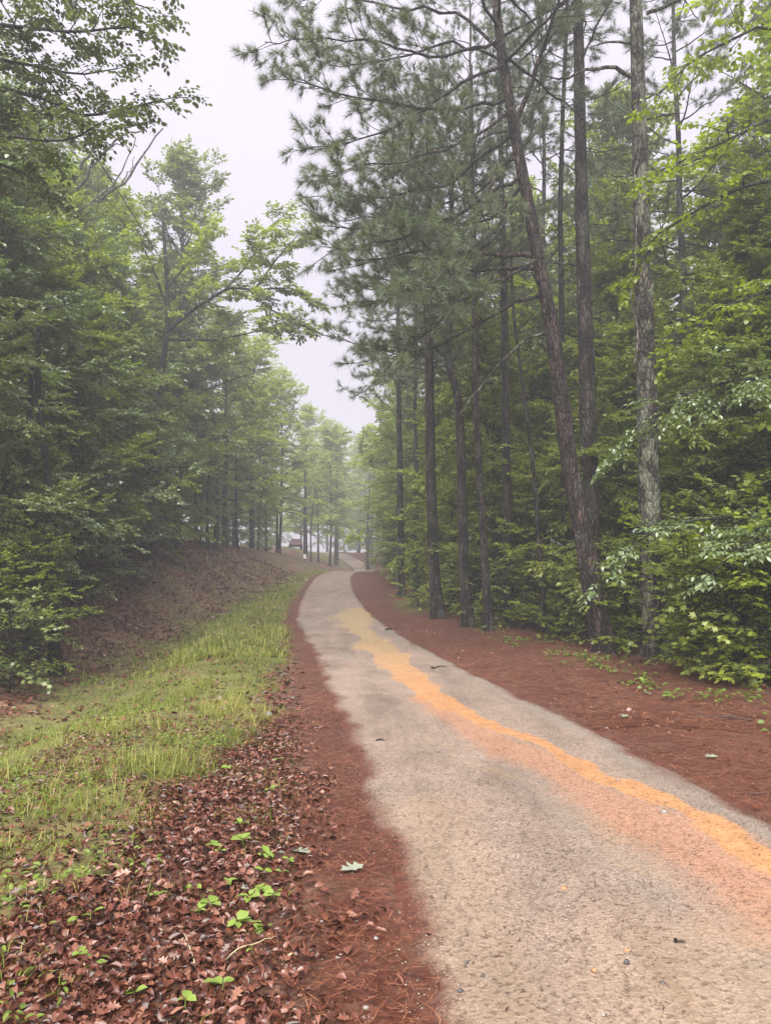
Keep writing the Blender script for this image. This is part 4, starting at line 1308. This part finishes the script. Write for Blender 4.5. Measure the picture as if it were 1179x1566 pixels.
for x, y, lf, s_ in ((-11.2, 47, 'leaf_a', 1.0), (-12.2, 51, 'leaf_b', 1.1), (-11.0, 55.5, 'leaf_a', .9), (-10.4, 61, 'leaf_b', .9), (-10.3, 66, 'leaf_a', .8), (-13.5, 58, 'leaf_c', 1.2), (-12.8, 43, 'leaf_c', 1.1)):
    plant(VD, x, y, f'{LEAFWORD[lf]} bushy sapling between the dark trunks on the crest of the bank', 'tree', lf, s_, group='saplings on the crest of the bank')
for x, y, lf, s_ in ((4.6, 22.5, 'leaf_b', 1.0), (3.4, 24.0, 'leaf_a', 1.0), (6.2, 19.6, 'leaf_b', 1.1), (7.4, 17.5, 'leaf_a', 1.1), (2.4, 28.5, 'leaf_b', 1.0), (8.8, 15.0, 'leaf_b', 1.1), (9.6, 13.0, 'leaf_a', 1.0), (5.4, 24.5, 'leaf_a', 1.2)):
    plant(VD, x, y, tree_label('bushy sapling', lf, x, y, REF_R, 21, 26), 'tree', lf, s_, group='bushy saplings behind the roadside pines')

# ------------------------------------------------------------------ utility pole, wire, marker, parked car
pb = G(466, 857)
PX, PY = at_px(466, 80), 80.0
pz = H(PX, PY)
pole = thing('utility_pole', 'dark wooden utility pole with a pale transformer, standing on the bank past the crest', 'pole', (PX, PY, pz))
b = MB()
b.tube(np.array([[0, 0, -.5], [0, 0, 4], [0, 0, 9.4]]), [.16, .14, .11], 12)
b.build('shaft', M['bark_dark'], pole, True)
b = MB()
b.tube(np.array([[-.3, -.05, 6.3], [-.3, -.05, 6.36], [-.3, -.05, 7.2], [-.3, -.05, 7.3]]), [.2, .24, .24, .17], 14)
b.tube(np.array([[-.3, -.05, 7.28], [-.3, -.05, 7.5]]), [.05, .04], 8)
b.tube(np.array([[-.12, 0, 6.9], [0, 0, 6.9]]), [.05, .05], 6)
b.build('transformer', plain('pale_transformer_paint', (.45, .45, .44), .5), pole, True)
b = MB()
for k in range(16):
    a = k / 16 * 6.283
b.tube(np.array([[0, 0, .05], [0, 0, .5]]), [.175, .17], 12)
b.build('marker_band', plain('white_marker_band', (.7, .7, .68), .5), pole, True)
b = MB()
w0, w1 = np.array([0, 0, 9.2]), np.array([-5.6 - PX, -8 - PY, 11.6 - pz])
tt = np.linspace(0, 1, 50)[:, None]
b.tube(w0 + (w1 - w0) * tt - np.array([0, 0, 1.]) * 4 * 1.1 * tt * (1 - tt), np.full(50, .012), 5)
b.build('wire', plain('black_wire', (.03, .03, .03), .5), pole)

def car():
    Y = 108.0
    x = at_px(452, Y)
    t = thing('parked_car', 'small dark red car parked among the trunks on the rise', 'car', (x, Y, H(x, Y)), rz=math.radians(100))
    red = plain('dark_red_paint', (.055, .012, .012), .35)
    glass = plain('car_glass', (.03, .035, .04), .1)
    rub = plain('tyre_rubber', (.02, .02, .02), .8)
    prof = [(-2.1, .35), (2.1, .35), (2.15, .7), (1.2, .95), (.6, 1.4), (-.9, 1.45), (-1.6, 1.0), (-2.15, .95)]
    b = MB()
    n = len(prof)
    vv = np.array([[px, s * .85 * (1 if pz_ < 1.1 else .8), pz_] for s in (-1, 1) for px, pz_ in prof])
    b.add(vv, [[i, (i + 1) % n, n + (i + 1) % n, n + i] for i in range(n)])
    ctr = np.array([[0, -.85, .7], [0, .85, .7]])
    b.add(np.concatenate([vv, ctr]), [[i, (i + 1) % n, 2 * n] for i in range(n)] + [[n + (i + 1) % n, n + i, 2 * n + 1] for i in range(n)])
    b.build('body', red, t)
    for wx in (-1.3, 1.35):
        for s in (-1, 1):
            w = MB()
            a = np.array([[wx, s * .68, .32], [wx, s * .9, .32]])
            w.tube(a, [.33, .33], 16)
            w.add([[wx, s * .905, .32]] + [[wx + .33 * math.cos(k * .3927), s * .902, .32 + .33 * math.sin(k * .3927)] for k in range(16)], [[0, 1 + k, 1 + (k + 1) % 16] for k in range(16)])
            w.build('wheel', rub, t)
    for s in (-1, 1):
        w = MB()
        w.add([[.95, s * .80, 1.0], [.5, s * .715, 1.33], [-.85, s * .715, 1.37], [-1.35, s * .80, 1.02]], [[0, 1, 2, 3]])
        w.build('side_window', glass, t)
    w = MB()
    w.add([[1.2, -.7, .97], [1.2, .7, .97], [.66, .6, 1.37], [.66, -.6, 1.37]], [[0, 1, 2, 3]])
    w.build('windshield', glass, t).location = (.03, 0, .02)
car()

# ------------------------------------------------------------------ grass, weeds, litter, needles, pebbles (uncountable)
rng = np.random.default_rng(12)
def scatter(n, x0, x1, y0, y1, dens, power=1.0):
    """random ground spots kept with probability dens(x, y); more of them near the camera"""
    y = y0 + (y1 - y0) * rng.random(n) ** power
    x = x0 + (x1 - x0) * rng.random(n)
    k = rng.random(n) < dens(x, y)
    return x[k], y[k]

def blades(mb, x, y, h, w, lean=.5, mat_i=0, tint0=.5):
    n = len(x)
    z = height(x, y) - .01
    az = rng.random(n) * 6.283
    le = rng.uniform(.15, 1, n) * lean
    d = np.stack([np.cos(az), np.sin(az)], -1)
    s = np.stack([-np.sin(az), np.cos(az), np.zeros(n)], -1) * (w / 2)[:, None]
    b0 = np.stack([x, y, z], -1)
    b1 = b0 + np.stack([d[:, 0] * le * h * .35, d[:, 1] * le * h * .35, h * .62], -1)
    b2 = b0 + np.stack([d[:, 0] * le * h * 1.0, d[:, 1] * le * h * 1.0, h * (.98 - .35 * le)], -1)
    v = np.stack([b0 - s, b0 + s, b1 - s * .8, b1 + s * .8, b2], 1).reshape(-1, 3)
    o = np.arange(n)[:, None] * 5
    tint = np.clip(tint0 + rng.normal(0, .32, n) + (fbm(x * .8, y * .8, 71, 3) - .5) * 1.0, 0, 1)
    mb.add(v, o + np.array([[0, 1, 3, 2]]), mat_i, tint)
    # tips index into the same vertices
    f = o + np.array([[2, 3, 4]])
    mb.f.append((f.astype(np.int32) + (mb.n - len(v)), mat_i, tint.astype(np.float32)))

gm = MB()
x, y = scatter(250000, -9.5, 0, 2.2, 16, lambda x, y: grass_mask(x, y) * (.06 + .94 * sstep(.42, .62, fbm(x * 2.6, y * 2.6, 35, 3))) * (1 - .8 * sstep(2.2, 4.6, left_d(x, y))), 1.25)
blades(gm, x, y, .04 + .15 * rng.random(len(x)) ** 1.7 * (.3 + 1.6 * sstep(.35, .7, fbm(x * 1.6, y * 1.6, 36, 3))), rng.uniform(.0022, .0055, len(x)), 2.1)
x, y = scatter(120000, -12, -1, 15, 62, lambda x, y: grass_mask(x, y) * (.2 + .8 * sstep(.38, .62, fbm(x * .9, y * .9, 35, 2))) * (1 - .7 * sstep(2.2, 4.2, left_d(x, y))), 1.4)
blades(gm, x, y, .05 + .2 * rng.random(len(x)) ** 1.6 * (.4 + 1.4 * sstep(.35, .7, fbm(x * 1.1, y * 1.1, 36, 3))), rng.uniform(.008, .018, len(x)), 1.5)
x, y = scatter(40000, -1.6, .3, 2.0, 12, lambda x, y: .45 * sstep(.3, .8, left_d(x, y)) * sstep(.45, .7, fbm(x * 3, y * 3, 38, 2)), 1.3)
blades(gm, x, y, rng.uniform(.03, .11, len(x)), rng.uniform(.002, .005, len(x)), 1.2, tint0=.45)
x, y = scatter(42000, -13, -2, 14, 80, lambda x, y: bank_weed_mask(x, y) * .55, 1.3)
blades(gm, x, y, rng.uniform(.06, .18, len(x)), rng.uniform(.012, .025, len(x)), 1.0, tint0=.4)
x, y = scatter(14000, -22, -2, 95, 136, lambda x, y: lawn_mask(x, y))
blades(gm, x, y, rng.uniform(.08, .16, len(x)), rng.uniform(.04, .07, len(x)), .8, tint0=.7)
tag(gm.build('grass', M['grass']), 'lush yellow-green grass filling the roadside ditch', 'grass', kind='stuff')

wm = MB()
x, y = scatter(24000, -9, 0, 2.6, 40, lambda x, y: (grass_mask(x, y) * .55 + .05 * sstep(.4, .8, left_d(x, y)) * (left_d(x, y) < 2.5)) * sstep(.45, .62, fbm(x * 1.4, y * 1.4, 44, 2)), 1.5)
n = len(x)
rep = 6
xx, yy = np.repeat(x, rep), np.repeat(y, rep)
az = rng.random(n * rep) * 6.283
hgt = np.repeat(rng.uniform(.02, .10, n), rep) * rng.uniform(.5, 1.1, n * rep)
pos = np.stack([xx + np.cos(az) * .02, yy + np.sin(az) * .02, height(xx, yy) + hgt], -1)
wm.leaves(pos, np.stack([np.cos(az), np.sin(az), rng.normal(.1, .3, n * rep)], -1), np.array([0, 0, 1.]) + rng.normal(0, .3, (n * rep, 3)), rng.uniform(.02, .05, n * rep) * (1 + np.clip(yy - 10, 0, 20) * .05), rng.uniform(.010, .026, n * rep) * (1 + np.clip(yy - 10, 0, 20) * .05), LEAF4, 0, rng.random(n * rep))
# low green fringe where the needles meet the woods
x, y = scatter(7000, 0, 9, 7, 32, lambda x, y: sstep(1.5, 2.3, right_e(x, y)) * (1 - sstep(3.0, 4.2, right_e(x, y))) * sstep(.42, .62, fbm(x * 1.1, y * 1.1, 48, 2)) * .6)
n = len(x)
xx, yy = np.repeat(x, rep), np.repeat(y, rep)
az = rng.random(n * rep) * 6.283
hgt = np.repeat(rng.uniform(.03, .16, n), rep) * rng.uniform(.4, 1.1, n * rep)
rd = rng.uniform(.02, .08, n * rep)
pos = np.stack([xx + np.cos(az) * rd, yy + np.sin(az) * rd, height(xx, yy) + hgt], -1)
wm.leaves(pos, np.stack([np.cos(az), np.sin(az), rng.normal(0, .3, n * rep)], -1), np.array([0, 0, 1.]) + rng.normal(0, .3, (n * rep, 3)), rng.uniform(.05, .10, n * rep), rng.uniform(.035, .065, n * rep), LEAF4, 0, rng.random(n * rep) * .5)
tag(wm.build('weeds', M['weed']), 'small low weeds scattered through the grass and along the woods', 'weeds', kind='stuff')

# fallen pine needles
def needle_dens(x, y):
    d, e = left_d(x, y), right_e(x, y)
    n_ = fbm(x * 3, y * 3, 47, 2) - .5
    l = sstep(-.12, .10, d + n_ * .25) * (1 - sstep(.35, .75, d + n_ * .5)) + .28 * sstep(.3, .5, d) * (1 - sstep(.9, 1.8, d))
    r = sstep(-.15, .18, e + n_ * .35) * (1 - .6 * sstep(3, 5, e))
    return np.clip(l + r, 0, 1)
# fallen leaves
def litter_dens(x, y):
    d = left_d(x, y)
    return sstep(.15, .85, d + (fbm(x * 2, y * 2, 45, 2) - .5) * .5) * (1 - .8 * grass_mask(x, y))
lm = MB()
x, y = scatter(17000, -3.4, .4, 1.9, 8, litter_dens, 1.5)
n = len(x)
lift = rng.uniform(0, .03, n)
big_i = np.argsort(y + np.abs(x) * .3)[:0]
az = rng.random(n) * 6.283
pos = np.stack([x, y, height(x, y) + .004 + lift], -1)
lm.leaves(pos, np.stack([np.cos(az), np.sin(az), rng.normal(0, .25, n)], -1), np.array([0, 0, 1.]) + rng.normal(0, .42, (n, 3)), rng.uniform(.03, .068, n), rng.uniform(.018, .045, n), OAK, 0, np.clip(rng.normal(.42, .22, n), 0, 1))
x, y = scatter(44000, -3.4, .4, 1.9, 8.5, litter_dens, 1.4)
n = len(x)
az = rng.random(n) * 6.283
tvc = LEAF4[0].copy()
tvc[:, 2] *= 3.0
lm.leaves(np.stack([x, y, height(x, y) + rng.uniform(.004, .03, n)], -1), np.stack([np.cos(az), np.sin(az), rng.normal(0, .35, n)], -1), np.array([0, 0, 1.]) + rng.normal(0, .6, (n, 3)), rng.uniform(.025, .06, n), rng.uniform(.015, .035, n), (tvc, LEAF4[1]), 0, np.clip(rng.normal(.45, .26, n), 0, 1))
x, y = scatter(60000, -16, -1, 8.5, 52, lambda x, y: litter_dens(x, y) * (.45 + .55 * (1 - bank_weed_mask(x, y))), 1.25)
n = len(x)
az = rng.random(n) * 6.283
pos = np.stack([x, y, height(x, y) + rng.uniform(.005, .04, n)], -1)
g_ = 1 + np.clip(y - 12, 0, 30) * .02
lm.leaves(pos, np.stack([np.cos(az), np.sin(az), rng.normal(0, .3, n)], -1), np.array([0, 0, 1.]) + rng.normal(0, .5, (n, 3)), rng.uniform(.07, .12, n) * g_, rng.uniform(.045, .08, n) * g_, LEAF2, 0, np.clip(rng.normal(.42, .22, n), 0, 1))
x, y = scatter(9000, 2, 14, 7, 40, lambda x, y: sstep(2.0, 4.0, right_e(x, y)) * .6)
n = len(x)
az = rng.random(n) * 6.283
pos = np.stack([x, y, height(x, y) + rng.uniform(.005, .04, n)], -1)
lm.leaves(pos, np.stack([np.cos(az), np.sin(az), rng.normal(0, .3, n)], -1), np.array([0, 0, 1.]) + rng.normal(0, .5, (n, 3)), rng.uniform(.07, .12, n), rng.uniform(.045, .08, n), LEAF2, 0, np.clip(rng.normal(.35, .2, n), 0, 1))
x, y = scatter(2600, -1.5, 7, 2, 26, lambda x, y: needle_dens(x, y) * sstep(.35, .6, fbm(x * 1.2, y * 1.2, 53, 2)), 1.3)
n = len(x)
az = rng.random(n) * 6.283
lm.leaves(np.stack([x, y, height(x, y) + rng.uniform(.01, .035, n)], -1), np.stack([np.cos(az), np.sin(az), rng.normal(0, .3, n)], -1), np.array([0, 0, 1.]) + rng.normal(0, .5, (n, 3)), rng.uniform(.03, .08, n), rng.uniform(.02, .05, n), LEAF4, 0, np.clip(rng.normal(.6, .25, n), 0, 1))
tag(lm.build('leaf_litter', M['litter']), 'wet brown fallen leaves covering the verge and the bank', 'leaf litter', kind='stuff')
# the largest-looking fallen leaves, one by one
leaf_me = []
for k in range(5):
    b = MB()
    tv = OAK[0].copy()
    tv[:, 2] *= .6 + .9 * k / 4
    tv[:, 2] += .25 * (tv[:, 0] - .5) ** 2 * (1 if k % 2 else -1)
    b.leaves(np.array([[-.5, 0, 0]]) * .1, np.array([[1., 0, 0]]), np.array([[0, 0, 1.]]), .1, .075, (tv, OAK[1]), 0, np.array([.25 + .14 * k]))
    leaf_me.append(b.mesh('fallen_leaf', M['litter']))
x, y = scatter(2600, -2.3, .2, 2.0, 4.6, litter_dens, 1.6)
for k in range(min(300, len(x))):
    put('fallen_leaf', leaf_me[k % 5], ground, (x[k], y[k], H(x[k], y[k]) + .03), (rng.normal(0, .3), rng.normal(0, .3), rng.random() * 6.28), rng.uniform(.45, .85))

def needles(mb, x, y, L, w, lift=.012, tint=None):
    n = len(x)
    az = rng.random(n) * 6.283
    d = np.stack([np.cos(az), np.sin(az), rng.normal(0, .08, n)], -1)
    on = (left_d(x, y) < 0) & (right_e(x, y) < 0)
    p = np.stack([x, y, height(x, y) + rng.uniform(.003, lift, n) + np.where(on, .024, 0)], -1)
    s = np.stack([-np.sin(az), np.cos(az), np.zeros(n)], -1) * (w / 2)[:, None]
    a, c = p - d * (L / 2)[:, None], p + d * (L / 2)[:, None]
    bend = s * rng.normal(0, 4, n)[:, None]
    v = np.stack([a, p - s + bend, c, p + s + bend], 1).reshape(-1, 3)
    mb.add(v, np.arange(n)[:, None] * 4 + np.array([[0, 1, 2, 3]]), 0, np.clip(rng.normal(.45, .32, n), 0, 1) if tint is None else tint(n))
nm2 = MB()
x, y = scatter(110000, -1.6, 5.2, 1.8, 9, needle_dens, 1.5)
needles(nm2, x, y, rng.uniform(.06, .16, len(x)), rng.uniform(.0018, .004, len(x)), .02)
x, y = scatter(120000, -6, 8, 8.0, 34, needle_dens, 1.5)
needles(nm2, x, y, rng.uniform(.09, .22, len(x)), rng.uniform(.004, .010, len(x)), .03)
x, y = scatter(15000, -.3, 3.0, 1.9, 11, lambda x, y: ((left_d(x, y) < 0) & (right_e(x, y) < 0)) * .8, 1.3)
needles(nm2, x, y, .008 + .05 * rng.random(len(x)) ** 3, rng.uniform(.002, .005, len(x)), .004, lambda n: rng.uniform(0, .25, n))
x, y = scatter(1500, -3, 7, 2, 26, needle_dens, 1.3)
needles(nm2, x, y, rng.uniform(.08, .35, len(x)), rng.uniform(.004, .010, len(x)), .035, lambda n: rng.uniform(0, .12, n))
tag(nm2.build('pine_needle_litter', M['litter_needle']), 'carpet of red-brown pine needles on both verges', 'pine needles', kind='stuff')

# loose pebbles on the road
OCT = (np.array([[1, 0, 0], [-1, 0, 0], [0, 1, 0], [0, -1, 0], [0, 0, .7], [0, 0, -.7]], float) * .5, np.array([[0, 2, 4], [2, 1, 4], [1, 3, 4], [3, 0, 4], [2, 0, 5], [1, 2, 5], [3, 1, 5], [0, 3, 5]]))
pm = MB()
x, y = scatter(26000, -1.2, 3.2, 1.9, 11, lambda x, y: ((left_d(x, y) < .05) & (right_e(x, y) < .1)) * (.3 + .7 * sstep(.4, .65, fbm(x * 2, y * 2, 49, 2))), 1.5)
n = len(x)
sz = .003 + .006 * rng.random(n) ** 3
az = rng.random(n) * 6.283
pm.leaves(np.stack([x, y, height(x, y) + .020 + sz * .2], -1), np.stack([np.cos(az), np.sin(az), rng.normal(0, .2, n)], -1), np.array([0, 0, 1.]) + rng.normal(0, .3, (n, 3)), sz * 1.3, sz, OCT, 0, rng.random(n))
x, y = scatter(2500, -1.4, 4.5, 1.9, 9, needle_dens, 1.4)
n = len(x)
sz = .003 + .006 * rng.random(n) ** 2
az = rng.random(n) * 6.283
pm.leaves(np.stack([x, y, height(x, y) + .008], -1), np.stack([np.cos(az), np.sin(az), rng.normal(0, .2, n)], -1), np.array([0, 0, 1.]) + rng.normal(0, .3, (n, 3)), sz * 1.3, sz, OCT, 0, .4 + .6 * rng.random(n))
tag(pm.build('loose_gravel', M['pebble']), 'fine loose gravel scattered over the road surface', 'gravel', kind='stuff')

# ------------------------------------------------------------------ small countable things
def rock_mesh(seed, m_):
    b = MB()
    r = np.random.default_rng(seed)
    v = []
    for i in range(5):
        th = math.pi * (i + .5) / 5
        for j in range(7):
            ph = 2 * math.pi * (j + .5 * (i % 2)) / 7
            k = r.uniform(.78, 1.15)
            v.append([math.sin(th) * math.cos(ph) * k, math.sin(th) * math.sin(ph) * .75 * k, math.cos(th) * .5 * k])
    v += [[0, 0, .5], [0, 0, -.5]]
    f = []
    for i in range(4):
        for j in range(7):
            a, c = i * 7 + j, i * 7 + (j + 1) % 7
            f += [[a, c, a + 7], [c, c + 7, a + 7]]
    f += [[35, j + 0, (j + 1) % 7] for j in range(7)] + [[36, 28 + (j + 1) % 7, 28 + j] for j in range(7)]
    b.add(np.array(v) * .5, f)
    return b.mesh('stone', m_)
dark_r, pale_r, clod_r = rock_mesh(1, M['stone']), rock_mesh(2, M['stone_pale']), rock_mesh(3, M['clay_clod'])
for u, v, s in ((704, 1535, .02), (738, 1512, .016), (714, 1490, .014), (958, 1484, .026), (1163, 1492, .022), (832, 1352, .014), (836, 1312, .016), (905, 1323, .018), (1013, 1525, .02), (1139, 1461, .014), (776, 1228, .014), (694, 1202, .013), (1060, 1482, .018)):
    p = G(u, v)
    tag(put('stone', dark_r, None, (p[0], p[1], p[2] + .022 + s * .1), (0, 0, rr.uniform(0, 6)), s * 1.3), 'small dark stone lying on the pale road', 'stone', 'dark stones on the road')
for u, v, s in ((1056, 1552, .024), (1015, 1248, .04), (945, 1200, .03), (575, 1446, .022), (560, 1558, .022), (492, 1418, .014), (1040, 1545, .015), (515, 1475, .014), (838, 1560, .016)):
    p = G(u, v)
    tag(put('stone', pale_r, None, (p[0], p[1], p[2] + .018 + s * .12), (0, 0, rr.uniform(0, 6)), s * 1.2), 'small pale stone at the roadside', 'stone', 'pale stones at the roadside')
for u, v, s in ((959, 1464, .022), (862, 1366, .025), (908, 1498, .022)):
    p = G(u, v)
    tag(put('clay_clod', clod_r, None, (p[0], p[1], p[2] + .02), (0, 0, rr.uniform(0, 6)), s * 1.3), 'small orange clod of clay on the road', 'clod', 'clay clods on the road')

def stick(name, label, l, r, m_, lift=.012, cat='stick', group=None, forks=()):
    b = MB()
    g = [G(u, v) + np.array([0, 0, lift + (.022 if left_d(*G(u, v)[:2]) < 0 and right_e(*G(u, v)[:2]) < 0 else 0)]) for u, v in l]
    q, L = resample(np.array(g), 12)
    o = q[0].copy()
    q = q + np.random.default_rng(len(label)).normal(0, r * .5, q.shape)
    b.tube(q - o, np.linspace(r, r * .45, 12), 6)
    for k, (f, du, dv) in enumerate(forks):
        i = int(f * 11)
        e = G(l[-1][0] * f + l[0][0] * (1 - f) + du, l[-1][1] * f + l[0][1] * (1 - f) + dv) + np.array([0, 0, lift])
        b.tube(np.array([q[i] - o, (q[i] + e) / 2 - o, e - o]), [r * .6, r * .5, r * .3], 5)
    ob = b.build(name, M[m_], None, True)
    ob.location = o
    return tag(ob, label, cat, group)
stick('fallen_branch', 'long forked dark fallen branch on the red needle verge', [(1150, 1105), (1110, 1098), (1070, 1098), (1030, 1088), (1000, 1087)], .011, 'twig', forks=((.5, -70, 14), (.3, 20, -6)))
stick('stick', 'short dark stick lying where the verge meets the woods', [(1179, 1062), (1160, 1064), (1140, 1070)], .012, 'twig')
stick('stick', 'dark stick poking from the needle verge onto the road', [(590, 965), (600, 962), (625, 964)], .022, 'twig')
stick('stick', 'short dark stick on the grey gravel margin of the road', [(660, 1025), (670, 1023), (684, 1022)], .016, 'twig')
stick('stick', 'stub of dark bark on the needle verge near the mossy patch', [(606, 946), (612, 948), (618, 949)], .025, 'twig')
stick('stick', 'thin twig at the edge of gravel and needles', [(1145, 1217), (1165, 1218), (1185, 1219)], .005, 'twig')
stick('dry_stem', 'long pale dry stem arching over the brown leaves', [(340, 1490), (365, 1472), (395, 1458), (422, 1449)], .004, 'twig_pale', .03)
stick('dry_stem', 'short pale bent stem beside the tuft of grass', [(298, 1490), (290, 1465), (283, 1440)], .004, 'twig_pale', .03)
stick('stick', 'short straw-coloured stick between leaves and needles', [(432, 1484), (442, 1472), (452, 1460)], .007, 'twig_pale', .015)
stick('stick', 'chip of dark bark on the pale road', [(1032, 1458), (1040, 1453), (1046, 1452)], .008, 'twig', .008)
stick('stick', 'small dark stick alone in the middle of the road', [(575, 1138), (581, 1137), (588, 1138)], .012, 'twig', .008)

# pale fallen oak leaves
b = MB()
tv = OAK[0].copy()
b.leaves(np.array([[-.08, 0, 0]]), np.array([[1., 0, 0]]), np.array([[0, 0, 1.]]), .16, .13, (tv * np.array([1, 1, .6]), OAK[1]), 0, np.array([.5]))
pale_me = b.mesh('pale_leaf', M['pale_leaf'])
for u, v, s, rz, lab in ((538, 1338, .9, .6, 'pale fresh oak leaf lying alone on the red needles'), (462, 1312, .85, 2.6, 'whitish upturned oak leaf where the brown leaves meet the needles'), (400, 1172, 1.0, 3.0, 'pale oak leaf on the verge below the grass'),
                         (372, 1368, .4, .2, 'tiny white leaf scrap among the green seedlings'), (955, 1098, 1.0, 1.0, 'pale leaf on the red needles under the pines'), (990, 1063, .9, 2, 'whitish leaf close to the low plants of the woods'), (1087, 1162, .8, .3, 'greenish pale leaf on the needles by the gravel margin')):
    p = G(u, v)
    tag(put('fallen_leaf', pale_me, None, (p[0], p[1], p[2] + .02), (.1, .05, rz), s), lab, 'leaf')

# bright seedlings in the leaf litter
sl_me = []
for k in range(3):
    b = MB()
    tv = LEAF4[0].copy()
    tv[:, 1] *= 1.15
    tv[:, 2] *= 1.3
    b.leaves(np.zeros((1, 3)), np.array([[1., 0, 0]]), np.array([[0, 0, 1.]]), .07, .052, (tv, LEAF4[1]), 0, np.array([.25 + .25 * k]))
    sl_me.append(b.mesh('leaf', M['seedling']))
b = MB()
b.tube(np.array([[0, 0, -.01], [.004, 0, .02], [.002, .002, .05]]), [.0025, .002, .0015], 5)
stem_me = b.mesh('stem', M['stem'])
SEED = [(240, 1385, 4, .95), (300, 1370, 3, .9), (326, 1377, 2, .8), (347, 1362, 4, 1.0), (372, 1303, 4, 1.15), (325, 1305, 4, .85), (338, 1312, 3, .85), (408, 1320, 5, .95), (443, 1328, 5, .9), (404, 1342, 2, .8),
        (432, 1346, 2, .8), (398, 1376, 7, 1.15), (420, 1380, 5, 1.0), (382, 1390, 4, 1.0), (305, 1412, 4, 1.05), (322, 1400, 3, .9), (362, 1432, 6, 1.1), (390, 1432, 4, 1.0), (368, 1270, 3, .9), (415, 1215, 5, .9), (370, 1230, 4, .8),
        (340, 1530, 4, 1.1), (285, 1558, 3, 1.0), (140, 1420, 2, 1.0), (122, 1474, 3, 1.0), (205, 1540, 3, .8), (386, 1468, 1, .9), (350, 1180, 4, .9), (425, 1170, 4, .9), (1100, 1078, 5, 1.4), (1068, 1066, 5, 1.5), (985, 1045, 5, 1.5), (1075, 1045, 5, 1.6)]
r_ = random.Random(9)
for u, v, nl_, s in SEED:
    p = G(u, v)
    red = right_e(p[0], p[1]) > 0
    t = thing('seedling', 'bright green seedling at the edge of the red needles under the pines' if red else 'bright green seedling sprouting through the brown leaves beside the road', 'seedling', p,
              'seedlings at the edge of the woods' if red else 'seedlings in the roadside leaves', r_.uniform(0, 6.28), s * r_.uniform(.85, 1.1))
    put('stem', stem_me, t)
    for k in range(nl_):
        a = k * 6.283 / nl_ + r_.uniform(-.4, .4)
        put('leaf', sl_me[r_.randrange(3)], t, (.004 * math.cos(a), .004 * math.sin(a), .035 + .012 * r_.random()), (r_.uniform(-.3, .3), r_.uniform(-.55, .2), a), r_.uniform(.4, 1.0))

# ------------------------------------------------------------------ mist
hz = bpy.data.materials.new('mist')
hz.use_nodes = True
hz.node_tree.nodes.clear()
pv = hz.node_tree.nodes.new('ShaderNodeVolumePrincipled')
pv.inputs['Color'].default_value = (.93, .93, .97, 1)
pv.inputs['Density'].default_value = .0031
pv.inputs['Anisotropy'].default_value = .2
ho = hz.node_tree.nodes.new('ShaderNodeOutputMaterial')
hz.node_tree.links.new(pv.outputs[0], ho.inputs['Volume'])
hb_ = MB()
X0, X1, Y0_, Y1_, Z0, Z1 = -335, 335, -85, 400, -6, 36
hb_.add([[X0, Y0_, Z0], [X1, Y0_, Z0], [X1, Y1_, Z0], [X0, Y1_, Z0], [X0, Y0_, Z1], [X1, Y0_, Z1], [X1, Y1_, Z1], [X0, Y1_, Z1]],
        [[3, 2, 1, 0], [4, 5, 6, 7], [0, 1, 5, 4], [1, 2, 6, 5], [2, 3, 7, 6], [3, 0, 4, 7]])
tag(hb_.build('haze', hz), 'thin pale mist hanging over the road and woods', 'haze', kind='stuff')
